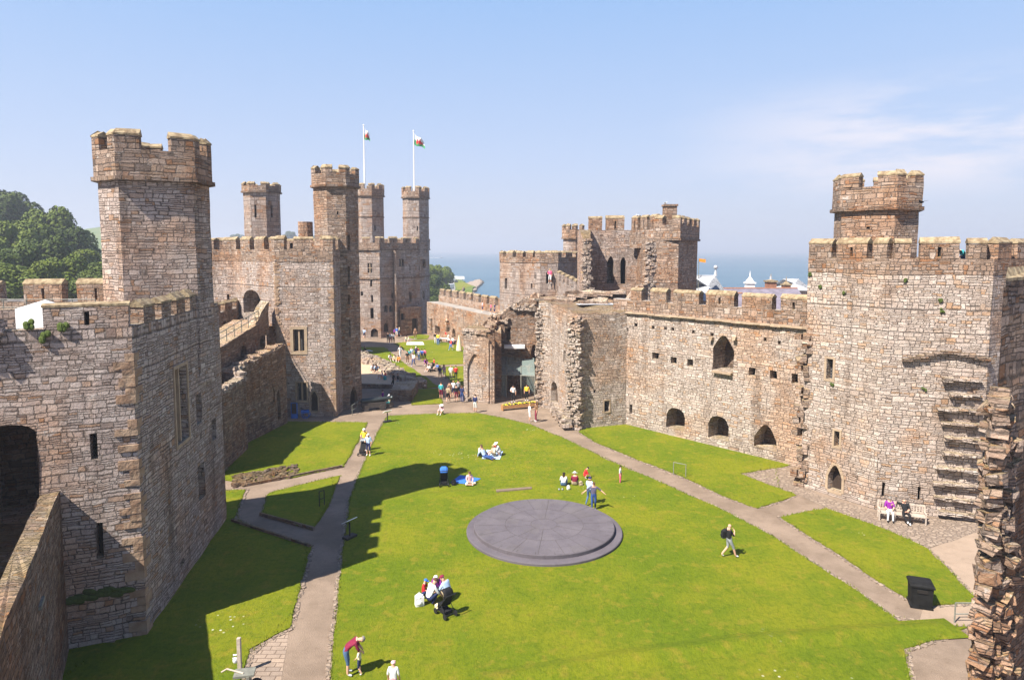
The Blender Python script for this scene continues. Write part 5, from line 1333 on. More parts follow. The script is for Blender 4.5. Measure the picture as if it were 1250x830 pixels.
        b.v = [hc+M@v for v in b.v]; o = b.build('hair', 'cloth_hairdark', None, weld=False, smooth=True); m = o.data; bpy.data.objects.remove(o); return m
    POSE[name] = (me, {k: headpart(k) for k in ('short', 'long', 'cap', 'hat')})
POSEFW = {'bend': Vector((0, .6, -.8)), 'lie': Vector((0, .25, 1)), 'bench_lean': Vector((.3, 1, 0))}
mk_pose('stand')
mk_pose('stand2', elR=(.27, .02, 1.16), wrR=(.20, .22, 1.10), haR=(.15, .28, 1.12), knL=(-.12, .07, .5), anL=(-.14, .02, .09), toL=(-.17, .17, .035))
mk_pose('walk', knR=(.10, .20, .52), anR=(.10, .33, .10), toR=(.11, .48, .06), knL=(-.10, .02, .50), anL=(-.10, -.30, .14), toL=(-.11, -.17, .035), elR=(.24, -.14, 1.16), wrR=(.24, -.10, .92), haR=(.24, -.07, .84), elL=(-.24, .10, 1.16), wrL=(-.23, .28, 1.02), haL=(-.22, .34, .97))
mk_pose('phone', knR=(.10, .20, .52), anR=(.10, .33, .10), toR=(.11, .48, .06), knL=(-.10, .02, .50), anL=(-.10, -.30, .14), toL=(-.11, -.17, .035), elR=(.25, .14, 1.15), wrR=(.13, .22, 1.36), haR=(.09, .18, 1.44), elL=(-.24, -.12, 1.16), wrL=(-.23, -.08, .92), haL=(-.22, -.04, .84))
mk_pose('arms_out', el=(.40, .0, 1.22), wr=(.60, .06, 1.08), ha=(.66, .08, 1.03), knR=(.10, .14, .5), anR=(.10, .2, .09), toR=(.11, .36, .035), anL=(-.1, -.14, .09), toL=(-.12, .02, .035))
mk_pose('bend', pel=(0, -.12, .92), bel=(0, -.04, 1.05), che=(0, .16, 1.20), nek=(0, .33, 1.25), hed=(0, .46, 1.24), top=(0, .53, 1.25), sh=(.17, .25, 1.22), el=(.20, .34, .98), wr=(.10, .46, .86), ha=(.07, .50, .80), hp=(.10, -.1, .9), kn=(.12, -.02, .5), an=(.13, -.04, .09), to=(.15, .12, .035))
mk_pose('toddler', haR=(.10, .42, 1.92), wrR=(.12, .36, 1.84), elR=(.19, .18, 1.62), haL=(-.42, .12, 1.18), wrL=(-.38, .08, 1.2), elL=(-.30, 0, 1.24), anL=(-.12, -.2, .09), toL=(-.13, -.06, .035))
mk_pose('sit', pel=(0, 0, .13), bel=(0, .0, .30), che=(0, .03, .50), nek=(0, .08, .68), hed=(0, .13, .80), top=(0, .14, .88), sh=(.17, .05, .62), el=(.24, .12, .38), wr=(.16, .32, .36), ha=(.12, .38, .38), hp=(.11, .02, .13), kn=(.20, .38, .42), an=(.14, .62, .09), to=(.16, .76, .05))
mk_pose('sit_cross', pel=(0, 0, .13), bel=(0, .0, .30), che=(0, .0, .50), nek=(0, .04, .68), hed=(0, .08, .80), top=(0, .08, .88), sh=(.17, .02, .62), el=(.24, .08, .38), wr=(.14, .28, .26), ha=(.08, .34, .24), hp=(.11, .02, .13), kn=(.36, .34, .14), anR=(-.05, .42, .09), toR=(-.14, .46, .06), anL=(.05, .34, .09), toL=(.14, .40, .06))
mk_pose('lean', pel=(0, 0, .13), bel=(0, -.10, .28), che=(0, -.20, .44), nek=(0, -.28, .60), hed=(0, -.29, .72), top=(0, -.30, .80), sh=(.17, -.24, .55), el=(.25, -.42, .32), wr=(.24, -.50, .10), ha=(.24, -.50, .05), hp=(.11, .02, .13), kn=(.14, .46, .20), an=(.12, .86, .08), to=(.14, .92, .20))
mk_pose('crouch', pel=(0, 0, .25), bel=(0, .04, .42), che=(0, .14, .60), nek=(0, .26, .74), hed=(0, .34, .84), top=(0, .37, .92), sh=(.17, .20, .70), el=(.24, .32, .46), wr=(.20, .50, .28), ha=(.18, .56, .20), hp=(.11, .02, .26), kn=(.19, .34, .46), an=(.15, .08, .09), to=(.16, .24, .04))
mk_pose('bench', pel=(0, 0, .52), bel=(0, -.03, .68), che=(0, -.06, .88), nek=(0, -.05, 1.06), hed=(0, -.01, 1.18), top=(0, 0, 1.26), sh=(.17, -.05, 1.0), el=(.23, .04, .76), wr=(.14, .24, .66), ha=(.10, .30, .64), hp=(.10, .02, .52), kn=(.12, .44, .52), an=(.13, .46, .09), to=(.14, .62, .04))
mk_pose('bench_lean', pel=(0, .05, .52), bel=(.02, -.02, .66), che=(.05, -.09, .85), nek=(.07, -.10, 1.02), hed=(.08, -.06, 1.14), top=(.09, -.05, 1.22), shR=(.22, -.10, .97), elR=(.44, -.12, 1.0), wrR=(.62, .02, .92), haR=(.68, .06, .90), shL=(-.12, -.10, .97), elL=(-.2, .02, .72), wrL=(-.06, .2, .62), haL=(0, .24, .62), hp=(.10, .06, .52), knR=(.2, .5, .52), anR=(.0, .72, .22), toR=(.02, .86, .2), knL=(-.14, .48, .50), anL=(-.14, .55, .09), toL=(-.15, .7, .04))
def sub(name, cl): return MATS['cloth_'+cl]
def person(px, py, pose, face, lab, top, bot, hair=('short', 'hairdark'), sc=1.0, shin='skin', shoe='white', sleeve='skin', z=0.06, at=None, grp=None):
    p = at if at is not None else G(px, py, z)
    me, hd = POSE[pose]; o = bpy.data.objects.new('person', me); COL.objects.link(o)
    o.location = (p[0], p[1], z); o.rotation_euler = (0, 0, R(face-90)); sc *= 1.05; o.scale = (sc,)*3
    for i, c in ((1, top), (2, bot), (3, bot if shin is None else shin), (4, shoe), (5, top if sleeve is None else sleeve)):
        o.material_slots[i].link = 'OBJECT'; o.material_slots[i].material = MATS['cloth_'+c]
    tag(o, lab, 'person', grp)
    if hair:
        h = bpy.data.objects.new('hair' if hair[0] in ('short', 'long') else 'hat', hd[hair[0]]); COL.objects.link(h); h.parent = o
        h.material_slots[0].link = 'OBJECT'; h.material_slots[0].material = MATS['cloth_'+hair[1]]
    return o
J_ = None
PEOPLE = [
 (426, 823, 'bend', 12, 'person in maroon shirt and denim shorts bending over a toddler', 'maroon', 'denim', ('short', 'hairgrey'), 1.02),
 (439, 822, 'toddler', 170, 'toddler in cream top and pink hat holding up an arm to the bending man', 'cream', 'navy', ('cap', 'lightpink'), .57),
 (480.5, 852, 'stand', 88, 'child in white top and pale pink cap cut off by the bottom frame edge', 'white', 'lightpink', ('cap', 'lightpink'), .78),
 (889, 680, 'phone', 8, 'bald person in black shirt and grey shorts striding across the lawn', 'black', 'grey', None, 1.02),
 (719.5, 616, 'walk', 60, 'person in light blue shirt, jeans and navy cap walking past the dais', 'skyblue', 'denim', ('cap', 'navy'), 1.0, None, 'white', None),
 (724.5, 622, 'arms_out', 265, 'person in dark patterned top and blue jeans with both arms held out', 'pattern', 'jeans', ('short', 'hairbrown'), .98, None),
 (757, 590, 'stand', -20, 'girl in white top and bright pink trousers standing alone near the diagonal path', 'white', 'pink', ('long', 'hairdark'), .70, None),
 (688, 594, 'sit', 80, 'person with long black hair in white top sitting on the lawn seen from behind', 'white', 'denim', ('long', 'hairdark'), .98, None, 'white', None),
 (701.5, 593, 'sit', 85, 'person in maroon top and broad white sun hat sitting on the lawn', 'maroon', 'khaki', ('hat', 'white'), .98, None, 'white', None),
 (712.5, 583.5, 'crouch', 0, 'child in red top crouching on the lawn beside the white sun hat', 'red', 'red', ('short', 'hairdark'), .80),
 (586, 557, 'sit', -35, 'person in white shirt and dark jeans at the left of the picnic group', 'white', 'navy', ('short', 'hairbrown'), 1.0, None, 'brown', None),
 (592, 559, 'lean', -40, 'person in light blue shirt and jeans stretched out at the picnic', 'skyblue', 'jeans', ('short', 'hairbrown'), 1.0, None, 'brown', None),
 (604, 557, 'sit', 200, 'person with fair hair and cream top leaning in at the picnic', 'cream', 'khaki', ('long', 'blond'), .98),
 (607, 552, 'sit', 210, 'child in red top half hidden in the picnic group', 'red', 'navy', ('short', 'hairdark'), .85),
 (611, 556, 'crouch', 190, 'person all in white with a white hat kneeling at the right of the picnic', 'white', 'white', ('hat', 'white'), 1.05),
 (573, 591, 'sit_cross', -70, 'person in pale pink top sitting alone on the blue blanket', 'lightpink', 'white', ('short', 'hairbrown'), .95),
 (522.5, 738, 'crouch', 40, 'person with brown hair and white t-shirt crouching beside the black pushchair', 'white', 'navy', ('short', 'hairbrown'), 1.12, 'navy', 'brown'),
 (549, 734, 'crouch', 150, 'person in pale blue shirt and dark red cap crouching on the lawn', 'skyblue', 'khaki', ('cap', 'maroon'), 1.14, None, 'brown', None),
 (535.5, 722, 'crouch', 255, 'child in a multicoloured top and white cap in the crouching family', 'purple', 'navy', ('cap', 'white'), .95),
 (517, 726, 'sit', -10, 'small child in red top and bright blue hat behind the crouching family', 'red', 'navy', ('cap', 'blue'), .82),
 (445, 550, 'stand2', 262, 'person in yellow shirt pushing a pushchair down the left path', 'yellow', 'grey', ('cap', 'white'), 1.02),
 (450, 556, 'stand2', 255, 'person in light blue top and dark shorts walking on the left path', 'skyblue', 'navy', ('cap', 'white'), .98),
 (580, 503, 'stand', 60, 'person in navy top and white shorts standing on the cross path', 'navy', 'white', ('short', 'hairdark'), 1.0),
 (539.6, 505, 'sit', 250, 'person in pale pink sitting on the lawn edge by the cross path', 'lightpink', 'white', ('hat', 'white'), 1.0),
 (538.5, 487, 'stand', 80, 'person in teal shirt and maroon shorts at the left of the waiting crowd', 'teal', 'maroon', ('short', 'hairbrown'), 1.02),
 (544.5, 486, 'stand', 80, 'small child in pale pink beside the teal shirt', 'lightpink', 'lightpink', ('short', 'hairbrown'), .62),
 (549, 486, 'stand2', 85, 'person in brown top and cream shorts in the waiting crowd', 'brown', 'khaki', ('short', 'hairdark'), 1.0),
 (557, 490, 'stand', 95, 'person in black top and red shorts at the front of the waiting crowd', 'black', 'maroon', ('short', 'hairdark'), 1.0),
 (564, 491, 'stand', 60, 'person in dark top and long blue skirt by the gate pier', 'navy', 'jeans', ('long', 'hairbrown'), 1.0, None),
 (553.5, 484, 'stand2', 70, 'person in white top behind the black top in the waiting crowd', 'white', 'navy', ('short', 'blond'), .98),
 (559.5, 483.5, 'stand', 110, 'person in dark grey top at the back of the waiting crowd', 'grey', 'black', ('short', 'hairdark'), 1.0),
 (550.5, 464, 'stand', 80, 'person all in white walking by the pier beside a red top', 'white', 'cream', ('short', 'blond'), 1.02, None),
 (556.5, 464, 'stand', 100, 'person in red top and black trousers beside the gate pier', 'red', 'black', ('short', 'hairdark'), 1.0, None),
 (537, 464, 'walk', 80, 'person in navy top and khaki shorts on the diagonal far path', 'navy', 'khaki', ('short', 'hairdark'), 1.02),
 (542, 462, 'walk', 80, 'person in pink and white walking next to the navy top', 'lightpink', 'white', ('long', 'hairbrown'), .98),
 (524, 453, 'sit', 240, 'person in white sitting low beside the dark pushchair on the far path', 'white', 'khaki', ('short', 'hairdark'), 1.0),
 (530, 451, 'stand', 200, 'person in red top behind the dark pushchair', 'red', 'black', ('short', 'hairdark'), .85),
 (519, 446, 'crouch', 300, 'person in purple top crouching on the far path', 'purple', 'purple', ('short', 'hairbrown'), 1.05, None),
 (518.5, 440, 'stand', 80, 'person in pink top standing just behind the purple crouching figure', 'pink', 'black', ('short', 'hairdark'), .95),
 (505, 447, 'walk', 250, 'person in white top and jeans walking towards us on the far path', 'white', 'jeans', ('short', 'hairbrown'), 1.02, None),
 (497.5, 444, 'stand', 270, 'person all in dark clothes on the left edge of the far path', 'black', 'brown', ('short', 'hairdark'), 1.0, None),
 (502.5, 438.5, 'stand', 260, 'person in pale top behind the dark clothed figure on the far path', 'skyblue', 'grey', ('short', 'blond'), .98),
 (508, 438, 'stand2', 265, 'person in navy top with a white cap on the far path', 'navy', 'navy', ('cap', 'white'), 1.02),
 (511.5, 441, 'stand', 80, 'person in black and white top at the middle of the far path', 'grey', 'jeans', ('short', 'hairdark'), .95, None),
 (515, 440.5, 'walk', 90, 'person in blue top walking away on the far path', 'blue', 'navy', ('short', 'hairdark'), .98),
 (488.5, 437, 'walk', 300, 'person all in white alone at the upper left of the far path', 'white', 'white', ('short', 'blond'), 1.02, None),
 (476, 439.5, 'sit', 300, 'person in white sitting at the left of three on the grass strip', 'white', 'navy', ('short', 'hairdark'), 1.0),
 (482, 440.5, 'sit', 280, 'person in cream sitting in the middle of three on the grass strip', 'cream', 'khaki', ('short', 'hairbrown'), 1.0),
 (487, 441.5, 'sit', 260, 'person in bright orange sitting at the right of three on the grass strip', 'orange', 'orange', ('short', 'hairdark'), 1.0),
 (454.5, 454, 'crouch', 300, 'person in white and black sitting at the left of a pair on the sand', 'white', 'black', ('short', 'hairdark'), 1.1, None),
 (459.5, 454.5, 'crouch', 280, 'person in pale shirt and black trousers at the right of a pair on the sand', 'skyblue', 'black', ('short', 'hairdark'), 1.1, None),
 (471, 462, 'sit', 200, 'person in red and white sitting by a teal bag on the sand', 'red', 'white', ('short', 'hairbrown'), 1.05),
 (467.5, 461.5, 'sit', 190, 'person in pale pink sitting next to the red top on the sand', 'lightpink', 'skin', ('short', 'blond'), 1.0),
 (480.5, 473.5, 'walk', 190, 'person in black leaning over the kerb at left of two', 'black', 'black', ('short', 'hairdark'), 1.0, None),
 (486, 474, 'walk', 200, 'person in black and grey at right of two by the sand edge', 'black', 'grey', ('short', 'hairdark'), 1.0, None),
 (447.5, 429.5, 'lean', 0, 'person in dark clothes lying back on the shaded grass by the tower', 'black', 'white', ('short', 'hairdark'), 1.0, None),
 (444.8, 413.5, 'walk', 90, 'person in blue shirt alone left of the round doorway', 'skyblue', 'navy', ('short', 'hairdark'), 1.05),
 (464, 411.5, 'stand', 270, 'person in orange top right of the round doorway', 'orange', 'brown', ('short', 'hairdark'), 1.0, None),
 (470.5, 410.5, 'stand', 90, 'person in white at the left of the crowd before the great tower', 'white', 'navy', ('short', 'hairdark'), 1.0),
 (473, 411, 'stand', 80, 'person in light blue in the crowd before the great tower', 'skyblue', 'white', ('short', 'blond'), 1.05),
 (476, 409.5, 'stand', 100, 'person in maroon in the crowd before the great tower', 'maroon', 'grey', ('short', 'hairdark'), 1.0),
 (479, 410, 'stand2', 80, 'person in dark blue in the crowd before the great tower', 'navy', 'navy', ('short', 'hairdark'), 1.05),
 (484.5, 411.5, 'stand', 90, 'person in bright blue at the right of the crowd before the great tower', 'blue', 'white', ('short', 'hairdark'), 1.05),
 (474, 419.3, 'walk', 270, 'person in dark top and cream shorts walking into the ward from the crowd', 'black', 'khaki', ('short', 'hairdark'), 1.1),
 (477, 419.8, 'walk', 275, 'person in white top in the middle of three walking into the ward', 'white', 'maroon', ('long', 'hairbrown'), 1.1),
 (480.5, 419.6, 'walk', 280, 'person in grey top at the right of three walking into the ward', 'grey', 'black', ('short', 'hairdark'), 1.05),
 (492.5, 408.5, 'stand', 270, 'person in white with a dark bag beside the porch', 'white', 'black', ('short', 'hairgrey'), 1.0, None),
 (498, 418.5, 'crouch', 250, 'person in pale clothes crouching by the white sheet', 'cream', 'grey', ('short', 'hairdark'), 1.3),
 (507, 413.8, 'stand', 270, 'person in brown clothes standing on the small green before the porch', 'brown', 'brown', ('short', 'hairdark'), 1.15, None),
 (531.5, 419.5, 'stand', 90, 'person in black and white at the left of the stall crowd', 'black', 'white', ('short', 'hairdark'), 1.1, None),
 (534.8, 421.5, 'stand', 90, 'person in yellow top and blue trousers at the stall crowd', 'yellow', 'blue', ('short', 'hairdark'), 1.15, None),
 (539, 418, 'crouch', 200, 'person in white seated behind the yellow top', 'white', 'khaki', ('short', 'hairgrey'), 1.2),
 (545, 416, 'stand', 250, 'person in red by the foot of the far curtain wall', 'red', 'khaki', ('short', 'hairdark'), 1.0),
 (548.5, 417, 'sit', 250, 'person in cream sitting against the far curtain wall', 'cream', 'white', ('hat', 'white'), 1.2),
 (551.5, 417.5, 'stand', 200, 'person in pale pink by the small arched door of the far wall', 'lightpink', 'grey', ('short', 'hairbrown'), 1.0),
 (555, 420, 'sit', 220, 'person in dark red sitting near the folded cream parasol', 'maroon', 'navy', ('short', 'hairdark'), 1.2),
 (558, 416, 'stand', 250, 'person in brown standing under the far wall by the parasol', 'brown', 'black', ('short', 'hairdark'), 1.05),
 (550.5, 427.5, 'walk', 230, 'child in red and blue running on the far lawn', 'red', 'blue', ('short', 'hairdark'), .95, None),
 (552.8, 424, 'stand', 230, 'person in white and navy right of the running child', 'white', 'navy', ('short', 'hairdark'), 1.0),
 (466.5, 409.5, 'stand', 100, 'person in grey top between the orange top and the crowd before the great tower', 'grey', 'navy', ('short', 'hairdark'), 1.05),
 (487.5, 410.5, 'walk', 200, 'person in cream top leaving the crowd before the great tower', 'cream', 'denim', ('short', 'hairdark'), 1.05),
 (481.5, 412.5, 'stand', 30, 'person in purple top at the front of the crowd before the great tower', 'purple', 'black', ('long', 'hairdark'), 1.0),
 (542, 414.5, 'stand', 240, 'person in khaki behind the white trestle table', 'khaki', 'brown', ('cap', 'white'), 1.0),
 (562, 421, 'stand', 210, 'person in navy half hidden by the folded parasol', 'navy', 'khaki', ('short', 'hairdark'), 1.0),
 (510, 437.5, 'stand', 250, 'person in red top at the back of the group on the far path', 'red', 'black', ('short', 'hairdark'), .95),
 (500, 440.5, 'stand', 280, 'person in teal top between the dark and pale figures on the far path', 'teal', 'khaki', ('short', 'hairbrown'), .95),
 (534.5, 451.5, 'sit', 220, 'person in blue top sitting at the right end of the pushchair group', 'blue', 'white', ('short', 'hairdark'), 1.0),
 (561.5, 489, 'stand', 100, 'child in orange top between the two dark tops by the gate pier', 'orange', 'navy', ('short', 'hairdark'), .7),
 (547, 491, 'walk', 80, 'person in khaki top and dark trousers at the left front of the waiting crowd', 'khaki', 'black', ('short', 'hairgrey'), .98),
 (646.5, 514, 'stand', 20, 'person in white top and white shorts on the path by the planter', 'white', 'white', ('short', 'blond'), .92),
 (654.5, 514.5, 'stand2', 200, 'person in patterned top and long dark red skirt by the planter', 'brown', 'maroon', ('long', 'hairbrown'), 1.02, None),
]
for a in PEOPLE: person(*a)
# people up on the walls
p = e0.lerp(e1, .80)+nE*1.2
for (x, c1, lab, sc) in ((589, 'lightpink', 'person in pink top walking along the top of the far curtain wall', .95), (599.3, 'pink', 'person in bright pink top on the far wall near its right end', .9), (603.8, 'navy', 'person in navy on the far wall behind the bright pink top', 1)):
    o = ray_facet(e0+nE*1.2, e1+nE*1.2, x, 385); p = e0+nE*1.2+dE*o[0]; person(0, 0, 'stand', 200, lab, c1, 'navy', at=p, z=zw, sc=sc)
p = cs[2].lerp(cs[3], .55)+V2(0, -.35); person(0, 0, 'stand2', 250, 'person in pink and white standing in the high doorway of the polygonal tower', 'pink', 'white', ('short', 'blond'), 1.1, at=p, z=zat(p, 346))
o = ray_facet(T2+V2(.3, 1.2), T3+V2(.3, 1.2), 1176, 305); p = T2+V2(.3, 1.2)+dT*o[0]; person(0, 0, 'bend', 200, 'person in teal top leaning through a gap of the right tower parapet', 'teal', 'jeans', ('short', 'hairgrey'), at=p, z=zat(p, 309)-1.15)
# ------------------------------------------------------------------ bench pair
def V3(p, z): return (p[0], p[1], z)
bA, bB = G(1072, 634, .02), G(1131, 641, .02); bd = (bB-bA).normalized(); bn = Vector((bd.y, -bd.x)); brz = math.atan2(bd.y, bd.x); LB = (bB-bA).length; bc = (bA+bB)/2+bn*-.25
bt = thing('park_bench', 'long weathered slatted bench against the foot of the right tower', 'bench', (bc.x, bc.y, .02))
def at_(u, w, z): return (bc.x+bd.x*u+bn.x*w, bc.y+bd.y*u+bn.y*w, z)
b = MB()
for k in range(5): b.box(at_(0, -.18+k*.11, .46), (LB, .09, .035), brz)
b.build('seat', 'wood_bench', bt)
b = MB(); b.box(at_(0, -.27, .98), (LB, .05, .10), brz); b.box(at_(0, -.25, .56), (LB, .05, .07), brz)
n = int(LB/.14)
for k in range(n+1): b.box(at_(-LB/2+LB*k/n, -.26, .77), (.05, .03, .36), brz)
b.build('backrest', 'wood_bench', bt)
for k in range(4):
    u = -LB/2+.05+(LB-.1)*k/3
    b = MB(); b.box(at_(u, .27, .32), (.07, .07, .62), brz); b.box(at_(u, -.27, .5), (.07, .07, .98), brz); b.build('leg', 'wood_bench', bt)
    if k in (0, 3): b = MB(); b.box(at_(u, 0, .66), (.08, .62, .05), brz); b.build('armrest', 'wood_bench', bt)
fdir = math.degrees(math.atan2(bn.y, bn.x))
o = ray_facet(bA, bB, 1086, 634); person(0, 0, 'bench', fdir, 'person in purple top and white trousers on the left of the bench', 'purple', 'white', ('short', 'hairgrey'), at=Vector(at_(o[0]-LB/2, .0, 0)[:2]), z=.02, shin=None, shoe='black')
o = ray_facet(bA, bB, 1106, 636); person(0, 0, 'bench_lean', fdir, 'person in black with legs crossed, arm along the bench back', 'black', 'black', None, at=Vector(at_(o[0]-LB/2, -.02, 0)[:2]), z=.02, shin=None, shoe='white')
# bin
p = G(1122.5, 738); bn_ = thing('litter_bin', 'square black litter bin with a raised lid on the grass corner', 'litter bin', V3(p, 0))
rzb = -.35
def frust(b, c, w0, w1, z0, z1, rz):
    P = []
    for w_, z in ((w0, z0), (w1, z1)):
        for k in range(4): a = rz+math.pi/4+k*math.pi/2; P.append((c[0]+w_*.7071*math.cos(a), c[1]+w_*.7071*math.sin(a), z))
    for q in ((3, 2, 1, 0), (4, 5, 6, 7), (0, 1, 5, 4), (1, 2, 6, 5), (2, 3, 7, 6), (3, 0, 4, 7)): b.face([P[i] for i in q])
b = MB(); frust(b, p, .80, .88, .05, 1.02, rzb); frust(b, p, .9, .9, .03, .12, rzb); b.build('body', 'bin_black', bn_)
b = MB(); frust(b, p, .98, .98, 1.0, 1.07, rzb); frust(b, p, .96, .84, 1.07, 1.13, rzb); b.build('lid', 'bin_black', bn_)
b = MB(); b.box((p.x+.455*math.cos(rzb-math.pi/2), p.y+.455*math.sin(rzb-math.pi/2), .82), (.42, .04, .14), rzb); b.build('slot', 'painted_dark', bn_)
# rails
def rail(lab, a, c, h=1.0, mids=(.5,), posts=2, mat='rail_grey'):
    t = thing('handrail', lab, 'handrail', V3(a, 0)); b = MB()
    for k in range(posts): q_ = a.lerp(c, k/(posts-1)); b.tube([V3(q_, 0), V3(q_, h)], .03, 8)
    b.build('post', mat, t); b = MB()
    for m_ in mids+(1.0,): b.tube([V3(a, h*m_), V3(c, h*m_)], .028, 8)
    b.build('rail', mat, t)
rail('low metal rail beside the gravel below the litter bin', G(1165, 760), G(1190, 760), .9, (.45,), 2)
rail('small metal rail on the lawn corner of the diagonal path', G(822, 580), G(837, 583), .95, (), 2)
rail('short rail at the inner corner of the side path', G(390, 619), G(396, 617), 1.0, (.5,), 2, 'iron')
rail('sloping pale rail beside the tower stair door', G(430, 507), G(443, 498), 1.0, (.5,), 3)
def info(px, py, lab, rz):
    p = G(px, py, .06); t = thing('information_sign', lab, 'sign', V3(p, .06), 'tilted information signs by the lawn')
    b = MB(); b.box((p.x, p.y, .12), (.75, .4, .12), rz); b.build('base', 'iron', t); b = MB(); b.tube([(p.x, p.y, .1), (p.x, p.y, .95)], .05, 8); b.build('post', 'iron', t)
    b = MB(); b.box((p.x, p.y, 1.05), (.75, .5, .04), rz, 0, Matrix.Rotation(R(-28), 3, 'X')); b.build('panel', 'vehicle_white', t)
info(427, 656, 'tilted information sign on a black post beside the left path', 1.0); info(473, 515, 'tilted information sign where the two paths meet', .7)
# tap post and wooden gate bottom left
p = G(293, 822); t = thing('water_tap', 'wooden post with a tap beside the flagstones at bottom left', 'tap', V3(p, 0))
b = MB(); b.box((p.x, p.y, .7), (.13, .13, 1.45)); b.build('post', 'wood_bench', t); b = MB(); b.tube([(p.x-.1, p.y, .75), (p.x-.22, p.y, .75), (p.x-.24, p.y, .62)], .03, 6); b.ell((p.x-.15, p.y-.02, .55), (.1, .1, .12)); b.build('spout', 'cloth_white', t)
p = G(303, 850); t = thing('hand_cart', 'grey wooden hand cart at the bottom left frame edge', 'cart', V3(p, 0))
b = MB(); b.box((p.x-.1, p.y, .9), (.7, .5, .08), .2); b.box((p.x+.05, p.y, .45), (.1, .5, .9), .2); b.build('body', 'rail_grey', t)
b = MB(); b.tube([(p.x-.1, p.y-.1, .95), (p.x-.75, p.y+.05, 1.02), (p.x-.95, p.y+.05, .9)], .03, 6); b.build('handle', 'wood_bench', t)
for s in (-1, 1): b = MB(); b.tube([(p.x+.2, p.y+s*.3, .25), (p.x+.2, p.y+s*.36, .25)], .25, 14); b.build('wheel', 'dark_timber', t)
# ------------------------------------------------------------------ pushchairs
def pushchair(px, py, rz, lab, c1, hood, z=.06, s=1.0):
    p = G(px, py, z); t = thing('pushchair', lab, 'pushchair', V3(p, z), 'pushchairs in the ward', True, rz); t.scale = (s,)*3
    b = MB()
    for sx in (-.24, .24): b.tube([(sx, .35, .12), (sx, -.05, .55), (sx, -.42, 1.02)], .016, 6); b.tube([(sx, -.32, .12), (sx, -.02, .5)], .016, 6)
    b.tube([(-.24, -.42, 1.02), (.24, -.42, 1.02)], .022, 6); b.tube([(-.24, .33, .14), (.24, .33, .14)], .014, 6); b.tube([(-.24, -.31, .14), (.24, -.31, .14)], .014, 6); b.build('frame', 'iron', t)
    b = MB(); b.box((0, .1, .45), (.42, .34, .06)); b.box((0, -.12, .7), (.42, .06, .5), 0, 0, Matrix.Rotation(.35, 3, 'X')); b.box((0, .3, .28), (.36, .05, .26)); b.box((0, 0, .2), (.38, .45, .12)); b.build('seat', 'cloth_'+c1, t)
    b = MB(); N = 8
    for k in range(N):
        a, a2 = math.pi*k/N*.75, math.pi*(k+1)/N*.75
        for x0, x1, r0, r1 in ((-.24, -.14, .24, .34), (-.14, .14, .34, .34), (.14, .24, .34, .24)):
            f = lambda x, r, an: (x, -.16-.9*r*math.cos(an)*.6+.05, .88+r*math.sin(an))
            b.face([f(x0, r0, a), f(x1, r1, a), f(x1, r1, a2), f(x0, r0, a2)])
    b.build('hood', 'cloth_'+hood, t)
    for x, y in ((-.27, .35), (.27, .35), (-.27, -.33), (.27, -.33)): b = MB(); b.tube([(x-.02, y, .12), (x+.02, y, .12)], .12, 12); b.build('wheel', 'iron', t)
pushchair(544, 750, .7, 'black pushchair parked beside the crouching family', 'black', 'black', s=1.05)
pushchair(542, 592, .1, 'blue and black pushchair standing at the edge of the shadow', 'black', 'blue', s=1.1)
pushchair(443, 555, 3.0, 'dark pushchair pushed down the left path', 'black', 'grey', z=.01)
pushchair(527, 453.5, 2.2, 'dark pushchair on the far path', 'black', 'black', z=.01)
# blankets, bags
def cloth_sheet(lab, pts, mat, name='picnic_blanket', cat='blanket'):
    P = GP(*pts); mb = MB(); n = 8
    f = lambda u, v: P[0].lerp(P[1], u).lerp(P[3].lerp(P[2], u), v)
    g = [[(*f(i/n, jv/n), LZ+.03+.03*noise.noise(Vector((i, jv, 4)))) for jv in range(n+1)] for i in range(n+1)]
    for i in range(n):
        for jv in range(n): mb.face([g[i][jv], g[i+1][jv], g[i+1][jv+1], g[i][jv+1]])
    tag(mb.build(name, mat), lab, cat)
cloth_sheet('bright blue picnic blanket spread on the lawn', [(550, 590), (573, 592.5), (587, 585.5), (562, 581)], 'cloth_blue')
cloth_sheet('pale blue picnic blanket under the family group', [(588, 561), (610, 562), (614, 552), (594, 550)], 'cloth_skyblue')
cloth_sheet('white sheet laid out on the far lawn', [(496, 421.5), (518, 421.5), (516, 418), (497, 418)], 'white_sheet', 'ground_sheet', 'sheet')
def bag(px, py, lab, mat, s=1., z=.06, back=False, at=None, rz=0):
    p = at if at is not None else G(px, py, z); t = thing('backpack' if back else 'bag', lab, 'backpack' if back else 'bag', V3(p, z))
    b = MB(); b.box((p[0], p[1], z+.17*s), (.30*s, .2*s, .34*s), .3, 0, None, .012); b.ell((p[0], p[1], z+.33*s), (.15*s, .105*s, .12*s), 0, 10, 6); b.build('body', mat, t)
    b = MB(); b.ell((p[0]+.1*s*math.sin(rz), p[1]-.1*s*math.cos(rz), z+.14*s), (.11*s, .06*s, .1*s)); b.build('pocket', mat, t)
    b = MB(); b.tube([(p[0]-.05*s, p[1], z+.42*s), (p[0], p[1], z+.5*s), (p[0]+.05*s, p[1], z+.42*s)], .012*s, 6); b.build('handle', mat, t)
bag(512, 738.5, 'pale grey backpack on the grass left of the crouching family', 'cloth_white', 1.25, back=True)
bag(554, 592, 'dark bag at the corner of the blue blanket', 'cloth_black', .9)
bag(709, 593, 'beige bag beside the person in the white sun hat', 'cloth_khaki', .8)
bag(693.8, 597.2, 'small white bag on the grass in front of the sitting pair', 'cloth_white', .65)
bag(470, 463.5, 'teal bag on the sand', 'cloth_teal', 1.2)
bag(534, 744.5, 'small cream bag under the black pushchair', 'cloth_cream', .7)
